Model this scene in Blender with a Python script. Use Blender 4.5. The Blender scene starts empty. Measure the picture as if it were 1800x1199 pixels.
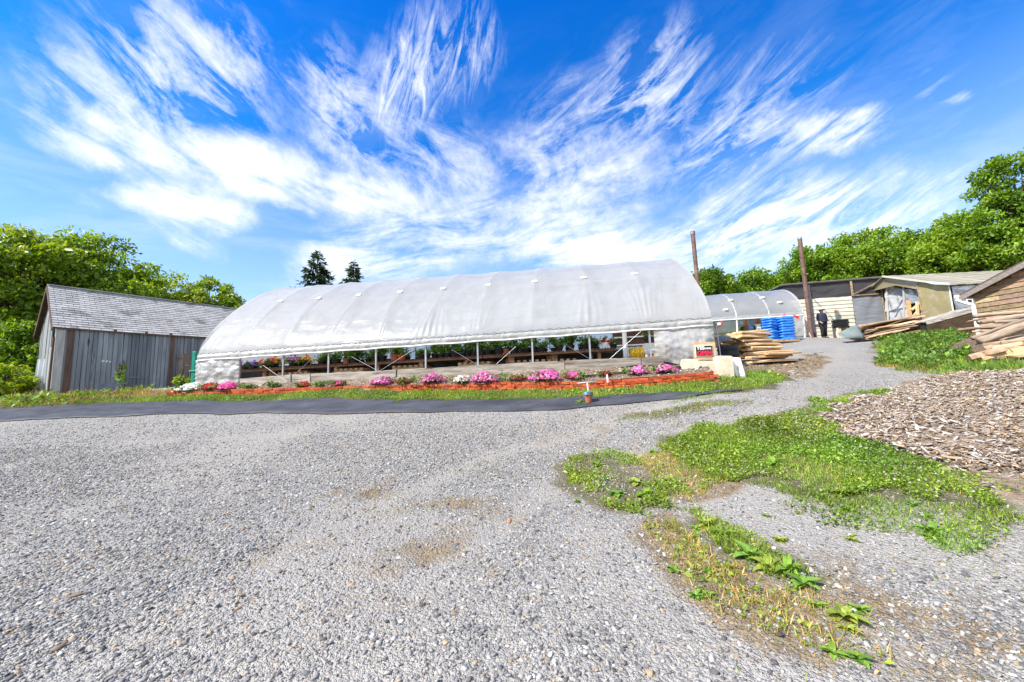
import bpy, math, random
import numpy as np
from mathutils import Vector, Matrix
random.seed(7); rng = np.random.default_rng(11)
S = bpy.context.scene
C = bpy.data.collections.new("scene"); S.collection.children.link(C)
R = math.radians
# ------------------------------------------------------------------ camera
F = 650.0; CAMZ = 1.6
PITCH = math.atan(72.5 / F); ROLL = -0.035
RM = (Matrix.Rotation(math.pi / 2 + PITCH, 3, 'X') @ Matrix.Rotation(ROLL, 3, 'Z'))
cam = bpy.data.cameras.new("camera"); camo = bpy.data.objects.new("camera", cam); C.objects.link(camo)
cam.sensor_width = 36; cam.lens = 36 * F / 1800; cam.clip_end = 3000; cam.clip_start = 0.05
camo.matrix_world = Matrix.Translation((0, 0, CAMZ)) @ RM.to_4x4()
S.camera = camo

def ray(px, py):
    return RM @ Vector(((px - 900) / F, -(py - 599.5) / F, -1))
def P(px, py, Y):
    d = ray(px, py); return Vector((0, 0, CAMZ)) + d * (Y / d.y)
# ------------------------------------------------------------------ terrain heights (thin plate spline through measured spots)
CT = [(92,697,13.3),(336,681,16.7),(98,713,11.3),(98,737,9.9),(0,716,11.5),(0,742,10),(345,705,11.2),(345,730,10),
      (700,703,10),(700,727,8.8),(960,702,9.1),(960,722,8.3),(1150,693,8.6),(1180,703,8.1),(1310,687,8.4),
      (298,697,12.2),(345,694,12),(500,691,11.5),(700,686,10.9),(850,685,10.4),(960,685,9.9),(1050,683,9.5),(1150,676,9.2),(1258,665,9.1),
      (1258,642,10.4),(700,661,11.95),(345,682,13.2),
      (1300,664,9.6),(1380,655,11),(1300,700,7.5),(1450,598,21),(1420,625,15),(1500,641,12.5),(1300,640,12),(1420,592,20.5),
      (1540,602,17),(1650,640,11),(1800,650,8.2),(1712,634,9.8),(1650,588,16.5),(1450,735,6.2),(1600,800,4.5),(1800,890,3.2),(1565,682,8.5),(1800,662,7.4),
      (1180,770,6.3),(1010,830,5.4),(900,1199,2),(1800,1199,1.9),(0,1199,2.1),(0,900,4.5),(450,800,6.8),(1000,760,7.2),(1500,1000,2.75)]
cx = [tuple(P(*c)) for c in CT]
cx += [(0,0,0),(3,0,0.03),(-3,0,0.0),(0,-6,-.1),(7,-2,.1),(-8,-2,-.1),(-14,4,.25),(12,3,.9),(20,4,1.3),(16,10,1.95),(17,8,1.9),(-22,6,.5),(-24,15,1.45),(-34,24,1.5),
       (0,16,1.9),(-5,20,1.9),(6,19,2.1),(-10,20,1.85),(-15,20,1.8),(14,26,3.5),(22,22,3.45),(28,17,3.3),(30,30,3.9),(0,32,2.6),(-20,34,2.0),(40,10,2.8),(45,30,4.0),(-45,10,1.2)]
cx = np.array(cx)
def _tps(a, b):
    r2 = ((a[:, None, :] - b[None, :, :]) ** 2).sum(-1)
    return np.where(r2 > 1e-9, .5 * r2 * np.log(np.maximum(r2, 1e-9)), 0)
NC = len(cx); K = _tps(cx[:, :2], cx[:, :2]) + np.eye(NC) * 0.6
Pm = np.c_[np.ones(NC), cx[:, :2]]
A = np.zeros((NC + 3, NC + 3)); A[:NC, :NC] = K; A[:NC, NC:] = Pm; A[NC:, :NC] = Pm.T
W = np.linalg.solve(A, np.r_[cx[:, 2], 0, 0, 0])
def H(x, y):
    x = np.atleast_1d(np.asarray(x, float)); y = np.atleast_1d(np.asarray(y, float))
    out = np.zeros(x.shape); fx = x.ravel(); fy = y.ravel(); o = np.zeros(fx.shape)
    for i in range(0, len(fx), 20000):
        q = np.c_[fx[i:i+20000], fy[i:i+20000]]
        o[i:i+20000] = _tps(q, cx[:, :2]) @ W[:NC] + W[NC] + q @ W[NC+1:]
    r = np.hypot(fx, fy - 8); k = np.clip((r - 34) / 30, 0, 1); k = k * k * (3 - 2 * k)
    far = 2.2 + .02 * np.clip(fx, -150, 150)
    o = np.clip(o, -1.5, 5) * (1 - k) + far * k
    return o.reshape(x.shape)
def h1(x, y): return float(H(x, y)[0])
def G(px, py):
    """where the view ray of a photo pixel meets the ground"""
    d = ray(px, py); d = d / d.y
    ys = np.arange(1.2, 60, .05); zs = CAMZ + d.z * ys
    g = H(d.x * ys, ys); k = np.argmax(zs <= g)
    if not (zs <= g).any(): k = len(ys) - 1
    return Vector((d.x * ys[k], ys[k], float(g[k])))
def poly(pts): return np.array([tuple(G(*p))[:2] for p in pts])
def inside(pl, x, y):
    x = np.asarray(x); y = np.asarray(y); c = np.zeros(x.shape, bool); j = len(pl) - 1
    for i in range(len(pl)):
        xi, yi = pl[i]; xj, yj = pl[j]
        if yi != yj:
            c ^= ((yi > y) != (yj > y)) & (x < (xj - xi) * (y - yi) / (yj - yi) + xi)
        j = i
    return c
_lat = rng.random((64, 64))
def vnoise(x, y, s):
    x = np.asarray(x) * s + 31.7; y = np.asarray(y) * s + 17.3
    i = np.floor(x).astype(int); j = np.floor(y).astype(int); u = x - i; v = y - j
    u = u * u * (3 - 2 * u); v = v * v * (3 - 2 * v); L = lambda a, b: _lat[a % 64, b % 64]
    return (L(i, j) * (1-u) + L(i+1, j) * u) * (1-v) + (L(i, j+1) * (1-u) + L(i+1, j+1) * u) * v
def fbm(x, y, s): return vnoise(x, y, s) * .55 + vnoise(y, x, s * 2.1) * .3 + vnoise(x, y, s * 4.3) * .15
# ------------------------------------------------------------------ object helpers
def tag(o, label=None, cat=None, group=None, kind=None):
    if label: o['label'] = label
    if cat: o['category'] = cat
    if group: o['group'] = group
    if kind: o['kind'] = kind
    return o
def thing(name, label, cat, loc=(0, 0, 0), group=None):
    o = bpy.data.objects.new(name, None); C.objects.link(o); o.location = loc; o.empty_display_size = .2
    return tag(o, label, cat, group)
def orig(o):
    v = Vector((0, 0, 0))
    while o is not None: v = v + o.location; o = o.parent
    return v
def npmesh(name, v, faces_flat, starts, mat, tint=None, smooth=False):
    me = bpy.data.meshes.new(name); v = np.asarray(v, np.float32)
    me.vertices.add(len(v)); me.vertices.foreach_set("co", v.ravel())
    me.loops.add(len(faces_flat)); me.loops.foreach_set("vertex_index", np.asarray(faces_flat, np.int32))
    me.polygons.add(len(starts)); me.polygons.foreach_set("loop_start", np.asarray(starts, np.int32))
    if smooth: me.polygons.foreach_set("use_smooth", np.ones(len(starts), bool))
    me.update(calc_edges=True)
    if tint is not None:
        a = me.attributes.new("tint", 'FLOAT_COLOR', 'POINT')
        t = np.ones((len(v), 4), np.float32); t[:, :3] = tint; a.data.foreach_set("color", t.ravel())
    for m in (mat if isinstance(mat, (list, tuple)) else [mat]): me.materials.append(m)
    return me
def link(name, me, parent=None, loc=None):
    o = bpy.data.objects.new(name, me); C.objects.link(o)
    if parent is not None: o.parent = parent
    if loc is not None: o.location = loc
    return o
class MB:
    def __init__(s): s.v = []; s.f = []; s.t = []; s.ct = (1, 1, 1)
    def add(s, vs, fs):
        o = len(s.v); s.v += [tuple(q) for q in vs]; s.f += [tuple(i + o for i in q) for q in fs]; s.t += [s.ct] * len(vs)
    def hexa(s, b, t):
        s.add(list(b) + list(t), [(3, 2, 1, 0), (4, 5, 6, 7), (0, 1, 5, 4), (1, 2, 6, 5), (2, 3, 7, 6), (3, 0, 4, 7)])
    def box(s, c, d, m=None):
        c = Vector(c); q = []
        for z in (-1, 1):
            for x, y in ((-1, -1), (1, -1), (1, 1), (-1, 1)):
                p = Vector((x * d[0] / 2, y * d[1] / 2, z * d[2] / 2)); q.append(c + (m @ p if m else p))
        s.hexa(q[:4], q[4:])
    def bar(s, a, b, w, h, up=(0, 0, 1)):
        a = Vector(a); b = Vector(b); d = (b - a).normalized(); u = Vector(up); sd = d.cross(u)
        if sd.length < 1e-4: sd = d.cross(Vector((0, 1, 0)))
        sd.normalize(); u = sd.cross(d).normalized(); e = lambda p: [p - sd*w/2 - u*h/2, p + sd*w/2 - u*h/2, p + sd*w/2 + u*h/2, p - sd*w/2 + u*h/2]
        s.hexa(e(a)[::-1], e(b)[::-1])
    def tube(s, pts, r, n=8, cap=True):
        pts = [Vector(p) for p in pts]; rs = r if isinstance(r, (list, tuple)) else [r] * len(pts); o = []; up = None
        for i, p in enumerate(pts):
            d = (pts[min(i+1, len(pts)-1)] - pts[max(i-1, 0)]).normalized()
            if up is None:
                up = d.cross(Vector((0, 0, 1)));  up = up if up.length > .1 else d.cross(Vector((1, 0, 0)))
            up = (up - d * up.dot(d)).normalized(); sd = d.cross(up)
            o += [p + (up * math.cos(2*math.pi*k/n) + sd * math.sin(2*math.pi*k/n)) * rs[i] for k in range(n)]
        f = [(i*n+k, i*n+(k+1) % n, (i+1)*n+(k+1) % n, (i+1)*n+k) for i in range(len(pts)-1) for k in range(n)]
        if cap: f += [tuple(range(n))[::-1], tuple((len(pts)-1)*n + k for k in range(n))]
        s.add(o, f)
    def lathe(s, prof, c=(0, 0, 0), n=14):
        c = Vector(c); o = [c + Vector((r*math.cos(2*math.pi*k/n), r*math.sin(2*math.pi*k/n), z)) for r, z in prof for k in range(n)]
        s.add(o, [(i*n+k, i*n+(k+1) % n, (i+1)*n+(k+1) % n, (i+1)*n+k) for i in range(len(prof)-1) for k in range(n)])
    def grid(s, rows):
        nc = len(rows[0]); o = [p for r in rows for p in r]
        s.add(o, [(i*nc+j, i*nc+j+1, (i+1)*nc+j+1, (i+1)*nc+j) for i in range(len(rows)-1) for j in range(nc-1)])
    def prism(s, pts, d):
        """extrude a planar polygon by vector d"""
        pts = [Vector(p) for p in pts]; d = Vector(d); k = len(pts)
        s.add(pts + [p + d for p in pts], [tuple(range(k))[::-1], tuple(range(k, 2*k))] + [(i, (i+1) % k, (i+1) % k + k, i + k) for i in range(k)])
    def build(s, name, mat, parent=None, smooth=False, loc=None, solid=0, bevel=0, lab=None):
        o0 = orig(parent) if parent is not None else Vector(loc or (0, 0, 0))
        me = bpy.data.meshes.new(name); me.from_pydata([tuple(Vector(p) - o0) for p in s.v], [], s.f); me.update()
        a = me.attributes.new("tint", 'FLOAT_COLOR', 'POINT')
        a.data.foreach_set("color", np.c_[np.array(s.t, np.float32), np.ones(len(s.t), np.float32)].ravel())
        if smooth: me.polygons.foreach_set("use_smooth", [True] * len(me.polygons))
        for m in (mat if isinstance(mat, (list, tuple)) else [mat]): me.materials.append(m)
        o = link(name, me, parent, loc if parent is None else None)
        if solid:
            m = o.modifiers.new("solid", 'SOLIDIFY'); m.thickness = solid; m.offset = 0
        if bevel:
            m = o.modifiers.new("bevel", 'BEVEL'); m.width = bevel; m.segments = 2; m.limit_method = 'ANGLE'
        if lab: o['label'] = lab
        return o
def copy_tree(o, parent=None):
    c = o.copy(); C.objects.link(c)
    if parent is not None: c.parent = parent
    for ch in list(o.children): copy_tree(ch, c)
    return c
def eul(rx, ry, rz):
    """N rotation matrices"""
    cxx, sx, cy, sy, cz, sz = np.cos(rx), np.sin(rx), np.cos(ry), np.sin(ry), np.cos(rz), np.sin(rz)
    m = np.empty((len(rz), 3, 3))
    m[:, 0, 0] = cz*cy; m[:, 0, 1] = cz*sy*sx - sz*cxx; m[:, 0, 2] = cz*sy*cxx + sz*sx
    m[:, 1, 0] = sz*cy; m[:, 1, 1] = sz*sy*sx + cz*cxx; m[:, 1, 2] = sz*sy*cxx - cz*sx
    m[:, 2, 0] = -sy; m[:, 2, 1] = cy*sx; m[:, 2, 2] = cy*cxx
    return m
def scatter(name, base_v, base_f, pos, rot, scl, tint, mat, smooth=False):
    """one mesh out of N placed copies of a small base mesh (scl: N or N x 3)"""
    bv = np.asarray(base_v, float); nb = len(bv); N = len(pos); scl = np.asarray(scl, float)
    scl = scl[:, None, None] if scl.ndim == 1 else scl[:, None, :]
    v = np.einsum('nij,nkj->nki', rot, bv[None] * scl) + pos[:, None, :]
    flat = np.concatenate([np.asarray(f) for f in base_f]); lens = np.array([len(f) for f in base_f]); nl = len(flat)
    fl = (flat[None, :] + (np.arange(N) * nb)[:, None]).ravel()
    st = (np.r_[0, np.cumsum(lens)[:-1]][None, :] + (np.arange(N) * nl)[:, None]).ravel()
    return npmesh(name, v.reshape(-1, 3), fl, st, mat, np.repeat(np.asarray(tint), nb, 0), smooth)
def merge_np(name, parts, mat, smooth=False):
    """parts: list of (base_v, base_f, pos, rot, scl, tint) joined into one mesh"""
    V = []; FL = []; ST = []; T = []; ov = 0; ol = 0
    for bv, bf, pos, rot, scl, tint in parts:
        bv = np.asarray(bv, float); nb = len(bv); N = len(pos); scl = np.asarray(scl, float)
        scl = scl[:, None, None] if scl.ndim == 1 else scl[:, None, :]
        V.append((np.einsum('nij,nkj->nki', rot, bv[None] * scl) + pos[:, None, :]).reshape(-1, 3))
        flat = np.concatenate([np.asarray(f) for f in bf]); lens = np.array([len(f) for f in bf])
        FL.append((flat[None, :] + (np.arange(N) * nb)[:, None]).ravel() + ov)
        ST.append((np.r_[0, np.cumsum(lens)[:-1]][None, :] + (np.arange(N) * len(flat))[:, None]).ravel() + ol)
        T.append(np.repeat(np.asarray(tint), nb, 0)); ov += N * nb; ol += N * len(flat)
    return npmesh(name, np.concatenate(V), np.concatenate(FL), np.concatenate(ST), mat, np.concatenate(T), smooth)
# ------------------------------------------------------------------ materials
def newmat(name):
    m = bpy.data.materials.new(name); m.use_nodes = True; nt = m.node_tree; nt.nodes.clear()
    out = nt.nodes.new('ShaderNodeOutputMaterial'); return m, nt, out
def N(nt, t, **kw):
    nd = nt.nodes.new(t)
    for k, v in kw.items():
        if k in nd.inputs: nd.inputs[k].default_value = v
        else: setattr(nd, k, v)
    return nd
def ramp(nt, fac, stops, interp='LINEAR'):
    r = nt.nodes.new('ShaderNodeValToRGB'); r.color_ramp.interpolation = interp; el = r.color_ramp.elements
    while len(el) < len(stops): el.new(.5)
    for e, (p, c) in zip(el, stops): e.position = p; e.color = (*c, 1) if len(c) == 3 else c
    nt.links.new(fac, r.inputs[0]); return r.outputs[0]
def mixc(nt, fac, a, b, mode='MIX'):
    m = nt.nodes.new('ShaderNodeMix'); m.data_type = 'RGBA'; m.blend_type = mode
    for s, v in ((m.inputs[0], fac), (m.inputs[6], a), (m.inputs[7], b)):
        if hasattr(v, 'default_value') or hasattr(v, 'is_linked'): nt.links.new(v, s)
        else: s.default_value = v if not isinstance(v, tuple) else ((*v, 1) if len(v) == 3 else v)
    return m.outputs[2]
def mat(name, c1, c2, scale=3, rough=.8, bump=.2, bscale=None, stretch=(1, 1, 1), tint=False, rnd=.0, metal=0, spec=.3, lo=.3, hi=.7, detail=6, bdist=.02, spots=None):
    m, nt, out = newmat(name); L = nt.links.new
    b = N(nt, 'ShaderNodeBsdfPrincipled', Roughness=rough, Metallic=metal); b.inputs['Specular IOR Level'].default_value = spec
    tc = N(nt, 'ShaderNodeTexCoord'); mp = N(nt, 'ShaderNodeMapping'); mp.inputs['Scale'].default_value = stretch; L(tc.outputs['Object'], mp.inputs[0])
    oi = N(nt, 'ShaderNodeObjectInfo'); va = N(nt, 'ShaderNodeVectorMath', operation='ADD'); sc = N(nt, 'ShaderNodeVectorMath', operation='SCALE')
    cb = N(nt, 'ShaderNodeCombineXYZ'); L(oi.outputs['Random'], cb.inputs[0]); L(oi.outputs['Random'], cb.inputs[2]); L(cb.outputs[0], sc.inputs[0]); sc.inputs['Scale'].default_value = 40
    L(mp.outputs[0], va.inputs[0]); L(sc.outputs[0], va.inputs[1])
    nz = N(nt, 'ShaderNodeTexNoise', Scale=scale, Detail=detail, Roughness=.62); L(va.outputs[0], nz.inputs['Vector'])
    col = ramp(nt, nz.outputs[0], [(lo, c1), (hi, c2)])
    if spots:
        n3 = N(nt, 'ShaderNodeTexNoise', Scale=spots[1], Detail=4, Roughness=.6); L(va.outputs[0], n3.inputs['Vector'])
        k = ramp(nt, n3.outputs[0], [(spots[2], (0, 0, 0)), (spots[2] + .06, (1, 1, 1))]); col = mixc(nt, k, col, spots[0])
    if tint:
        at = N(nt, 'ShaderNodeAttribute', attribute_name='tint'); col = mixc(nt, 1.0, col, at.outputs['Color'], 'MULTIPLY')
    if rnd:
        mr = N(nt, 'ShaderNodeMapRange'); L(oi.outputs['Random'], mr.inputs[0]); mr.inputs[3].default_value = 1 - rnd; mr.inputs[4].default_value = 1 + rnd
        hs = N(nt, 'ShaderNodeHueSaturation'); L(mr.outputs[0], hs.inputs['Value']); L(col, hs.inputs['Color']); col = hs.outputs[0]
    L(col, b.inputs['Base Color'])
    if bump:
        n2 = N(nt, 'ShaderNodeTexNoise', Scale=bscale or scale * 4, Detail=5); L(va.outputs[0], n2.inputs['Vector'])
        bp = N(nt, 'ShaderNodeBump', Strength=bump, Distance=bdist); L(n2.outputs[0], bp.inputs['Height']); L(bp.outputs[0], b.inputs['Normal'])
    L(b.outputs[0], out.inputs[0]); return m
def leafmat(name, rough=.45, tl=.35, gain=1.0):
    m, nt, out = newmat(name); L = nt.links.new
    at = N(nt, 'ShaderNodeAttribute', attribute_name='tint')
    b = N(nt, 'ShaderNodeBsdfPrincipled', Roughness=rough); b.inputs['Specular IOR Level'].default_value = .35
    t = N(nt, 'ShaderNodeBsdfTranslucent'); mx = N(nt, 'ShaderNodeMixShader'); mx.inputs[0].default_value = tl
    L(at.outputs['Color'], b.inputs['Base Color'])
    hs = N(nt, 'ShaderNodeHueSaturation', Hue=.485, Saturation=1.1, Value=1.5 * gain); L(at.outputs['Color'], hs.inputs['Color']); L(hs.outputs[0], t.inputs[0])
    L(b.outputs[0], mx.inputs[1]); L(t.outputs[0], mx.inputs[2]); L(mx.outputs[0], out.inputs[0]); return m
def tintmat(name, rough=.85, spec=.25, bump=0, bscale=30, metal=0):
    return mat(name, (.86, .86, .86), (1.1, 1.1, 1.1), scale=14, rough=rough, bump=bump, bscale=bscale, tint=True, spec=spec, metal=metal)
M_leaf = leafmat('leaf'); M_grass = leafmat('grass_blade', .5, .3); M_petal = leafmat('petal', .6, .3)
M_tint = tintmat('mixed_bits'); M_stone = tintmat('loose_stone', .9, .2, .3, 60)
M_bark = mat('bark', (.05, .04, .03), (.16, .13, .10), 6, .95, .6, 12, (1, 1, .25))
M_steel = mat('galvanised_steel', (.32, .33, .34), (.5, .51, .52), 5, .45, .05, metal=.6)
M_white = mat('white_paint', (.72, .71, .68), (.82, .81, .78), 4, .5, .05)
M_pvc = mat('white_plastic_pipe', (.75, .74, .70), (.82, .81, .78), 3, .4, 0)
M_greyboard = mat('weathered_board', (.17, .145, .12), (.56, .515, .455), 2.2, .9, .6, 18, (.5, 2, 5), tint=True, spots=((.12, .09, .07), 2.5, .60))
M_benchwood = mat('bench_wood', (.11, .055, .03), (.24, .13, .075), 3, .85, .3, tint=True)
M_rawwood = mat('raw_sawn_wood', (.54, .32, .15), (.82, .58, .32), 2.5, .8, .4, 22, (1, 5, 5), rnd=.2, spots=((.36, .16, .07), 2.2, .62))
M_oldwood = mat('old_board', (.22, .135, .08), (.50, .37, .25), 2.5, .85, .4, 22, (1, 5, 5), rnd=.35, spots=((.16, .08, .045), 2.0, .58))
M_log = mat('log_bark', (.20, .14, .095), (.50, .40, .30), 4, .95, .8, 16, (.5, 3, 3), rnd=.3)
M_rust = mat('rusty_pipe', (.10, .06, .045), (.24, .15, .115), 3, .65, .2, metal=.3, spots=((.34, .33, .32), 1.1, .62))
M_concrete = mat('concrete_slab', (.50, .43, .31), (.72, .65, .50), 3.5, .9, .35, 40, spots=((.40, .37, .33), 6, .70))
M_black = mat('black_plastic', (.012, .012, .013), (.03, .03, .032), 8, .45, .05)
M_terra = mat('terracotta_plastic', (.33, .10, .05), (.42, .14, .07), 6, .6, .05)
M_soil = mat('potting_soil', (.02, .014, .01), (.06, .042, .03), 20, .95, .6)
def plastic(name, tr, col=(.66, .67, .66), dcol=(.60, .605, .60), wrinkle=.35, ws=3.0, stretch=(1, 1, 4), tl=.55, rough=.3, stain=None, coat=.25):
    """milky greenhouse film: partly see-through, partly scattering, wrinkled"""
    m, nt, out = newmat(name); L = nt.links.new
    tc = N(nt, 'ShaderNodeTexCoord'); mp = N(nt, 'ShaderNodeMapping'); mp.inputs['Scale'].default_value = stretch; L(tc.outputs['Object'], mp.inputs[0])
    nz = N(nt, 'ShaderNodeTexNoise', Scale=ws, Detail=5, Roughness=.55, Distortion=.6); L(mp.outputs[0], nz.inputs['Vector'])
    bp = N(nt, 'ShaderNodeBump', Strength=wrinkle, Distance=.05); L(nz.outputs[0], bp.inputs['Height'])
    n2 = N(nt, 'ShaderNodeTexNoise', Scale=1.3, Detail=5, Roughness=.6); L(tc.outputs['Object'], n2.inputs['Vector'])
    c = ramp(nt, n2.outputs[0], [(.35, tuple(x * .9 for x in dcol)), (.65, dcol)])
    if stain:
        n4 = N(nt, 'ShaderNodeTexNoise', Scale=2.0, Detail=6, Roughness=.65); L(tc.outputs['Object'], n4.inputs['Vector'])
        c = mixc(nt, ramp(nt, n4.outputs[0], [(.5, (0, 0, 0)), (.66, (1, 1, 1))]), c, stain)
    d = N(nt, 'ShaderNodeBsdfDiffuse'); L(c, d.inputs[0]); L(bp.outputs[0], d.inputs['Normal'])
    t = N(nt, 'ShaderNodeBsdfTranslucent', Color=(*col, 1)); L(bp.outputs[0], t.inputs['Normal'])
    x = N(nt, 'ShaderNodeBsdfTransparent', Color=(.97, .97, .97, 1))
    g = N(nt, 'ShaderNodeBsdfGlossy', Roughness=rough, Color=(.9, .92, .95, 1)); L(bp.outputs[0], g.inputs['Normal'])
    a = N(nt, 'ShaderNodeMixShader'); a.inputs[0].default_value = tl; L(d.outputs[0], a.inputs[1]); L(t.outputs[0], a.inputs[2])
    b = N(nt, 'ShaderNodeMixShader'); b.inputs[0].default_value = tr; L(a.outputs[0], b.inputs[1]); L(x.outputs[0], b.inputs[2])
    fr = N(nt, 'ShaderNodeFresnel', IOR=1.35); L(bp.outputs[0], fr.inputs['Normal'])
    mu = N(nt, 'ShaderNodeMath', operation='MULTIPLY'); L(fr.outputs[0], mu.inputs[0]); mu.inputs[1].default_value = coat * 4
    e = N(nt, 'ShaderNodeMixShader'); L(mu.outputs[0], e.inputs[0]); L(b.outputs[0], e.inputs[1]); L(g.outputs[0], e.inputs[2])
    L(e.outputs[0], out.inputs[0]); return m
M_film = plastic('greenhouse_film', .18, dcol=(.63, .63, .62), col=(.66, .67, .66), wrinkle=.7, ws=1.3, stretch=(.7, .7, 2.6), tl=.5, coat=.12)
M_film2 = plastic('small_greenhouse_film', .46, dcol=(.66, .67, .68), wrinkle=.3, ws=2, tl=.5)
M_valance = plastic('folded_film', .10, dcol=(.58, .58, .55), wrinkle=.55, ws=3, stretch=(3, 3, 1), tl=.35, coat=.04)
M_curtain = plastic('side_curtain_film', .12, dcol=(.62, .615, .60), wrinkle=.55, ws=1.2, stretch=(1, 1, 2.4), tl=.4, stain=(.46, .42, .36), coat=.05)
M_greyfilm = plastic('grey_film', .05, col=(.5, .52, .55), dcol=(.30, .32, .35), wrinkle=.9, ws=2, stretch=(.6, .6, 2), tl=.2, coat=.10)
M_darkfilm = plastic('dark_film', .05, col=(.12, .12, .13), dcol=(.075, .072, .075), wrinkle=1, ws=2, stretch=(.5, .5, 2), tl=.15, coat=.14)
S.view_settings.view_transform = 'Standard'; S.view_settings.look = 'None'; S.view_settings.exposure = .72; S.view_settings.gamma = 1
# ------------------------------------------------------------------ world and sun
sd = Vector((-.86, -.51, 1.06)).normalized(); EL = math.asin(sd.z); AZ = math.atan2(sd.x, sd.y)
sun = bpy.data.lights.new("sun", 'SUN'); sun.energy = 5.0; sun.angle = R(.53); sun.color = (1, .945, .865)
so = bpy.data.objects.new("sun", sun); C.objects.link(so); so.rotation_euler = sd.to_track_quat('Z', 'Y').to_euler()
w = bpy.data.worlds.new("World"); S.world = w; w.use_nodes = True; nt = w.node_tree; nt.nodes.clear(); L = nt.links.new
wo = N(nt, 'ShaderNodeOutputWorld'); bg = N(nt, 'ShaderNodeBackground', Strength=.088); L(bg.outputs[0], wo.inputs[0])
sky = N(nt, 'ShaderNodeTexSky', sky_type='NISHITA', sun_disc=False, sun_elevation=EL, sun_rotation=AZ, air_density=1.0, dust_density=.4, ozone_density=2.5)
tc = N(nt, 'ShaderNodeTexCoord'); sep = N(nt, 'ShaderNodeSeparateXYZ'); L(tc.outputs['Generated'], sep.inputs[0])
def mth(op, a, b=None, c=None, clamp=False):
    m = N(nt, 'ShaderNodeMath', operation=op, use_clamp=clamp)
    for i, v in enumerate((a, b, c)):
        if v is None: continue
        if isinstance(v, (int, float)): m.inputs[i].default_value = v
        else: L(v, m.inputs[i])
    return m.outputs[0]
az = mth('ARCTAN2', sep.outputs[0], sep.outputs[1]); el = mth('ARCSINE', sep.outputs[2])
cmb = N(nt, 'ShaderNodeCombineXYZ'); L(az, cmb.inputs[0]); L(el, cmb.inputs[1])
def azel(px, py):
    d = ray(px, py).normalized(); return math.atan2(d.x, d.y), math.asin(d.z)
def streak(ang, sx, sy, seed, dist=.8, detail=8, rough=.6):
    r0 = N(nt, 'ShaderNodeMapping'); r0.inputs['Rotation'].default_value = (0, 0, -ang); L(cmb.outputs[0], r0.inputs[0])
    mp = N(nt, 'ShaderNodeMapping'); mp.inputs['Location'].default_value = (seed, seed * 1.7, 0); mp.inputs['Scale'].default_value = (sx, sy, 1); L(r0.outputs[0], mp.inputs[0])
    nz = N(nt, 'ShaderNodeTexNoise', Scale=1, Detail=detail, Roughness=rough, Distortion=dist); L(mp.outputs[0], nz.inputs['Vector']); return nz.outputs[0]
sA = streak(-.28, 4, 13, 3.1, .5, 8, .6); sB = streak(1.2, 6, 22, 8.2, 1.0, 10, .70); sC = streak(.36, 5, 21, 5.5, .8, 10, .70); sD = streak(.12, 6, 11, 1.2, .35, 9, .64); sE = streak(.15, 4, 13, 21.2, .5, 9, .66); sF = streak(-.5, 5, 13, 33.2, .6, 9, .68)
big = streak(.1, 2.2, 3.6, 12.5, .3, 3, .5)
wn = N(nt, 'ShaderNodeTexNoise', Scale=5.5, Detail=7, Roughness=.62); L(cmb.outputs[0], wn.inputs['Vector'])
wv = N(nt, 'ShaderNodeVectorMath', operation='MULTIPLY_ADD'); L(wn.outputs['Color'], wv.inputs[0]); wv.inputs[1].default_value = (.20, .12, 0); L(cmb.outputs[0], wv.inputs[2])
wv2 = N(nt, 'ShaderNodeVectorMath', operation='SUBTRACT'); L(wv.outputs[0], wv2.inputs[0]); wv2.inputs[1].default_value = (.10, .06, 0); warp = wv2.outputs[0]
# each bank of cloud: where it hangs (read off the photo), half-size, tilt, grain, coverage
clouds = [((30,207),(330,262),.066,sA,1.35,.84),((170,238),(560,312),.082,sA,1.35,.90),((400,290),(780,352),.070,sA,1.3,.82),((0,190),(110,212),.05,sA,.9,.46),((150,325),(460,380),.060,sA,1.15,.62),((250,400),(380,440),.05,sA,.7,.40),
          ((80,50),(460,270),.20,sF,.75,.34),((250,40),(440,120),.13,sF,.8,.38),((480,30),(250,220),.18,sF,.6,.30),((30,120),(240,190),.10,sF,.6,.30),
          ((700,100),(705,215),.13,sB,1.0,.46),((760,20),(730,150),.13,sB,.9,.42),((850,20),(800,150),.12,sB,.7,.36),((560,90),(600,190),.12,sF,.8,.40),((520,130),(680,240),.12,sF,.7,.36),
          ((500,235),(900,310),.18,sF,.85,.46),((760,300),(1240,290),.16,sD,.95,.50),((520,440),(900,390),.14,sE,1.0,.56),((760,370),(1180,400),.14,sE,.95,.54),((480,490),(760,470),.10,sE,.8,.44),((900,440),(1200,450),.09,sE,.9,.5),
          ((1080,170),(1230,70),.13,sC,.8,.38),((900,280),(1200,150),.18,sC,.75,.38),((1150,300),(1480,130),.18,sC,.65,.34),((1180,410),(1800,305),.12,sC,1.15,.58),((980,470),(1560,385),.12,sC,1.05,.54),((1360,245),(1610,190),.05,sC,1.2,.52),((1200,230),(1400,250),.09,sC,.8,.40),((1630,148),(1720,156),.028,sE,1.0,.40),((1150,285),(1300,285),.05,sE,.9,.40)]
tot = None
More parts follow.
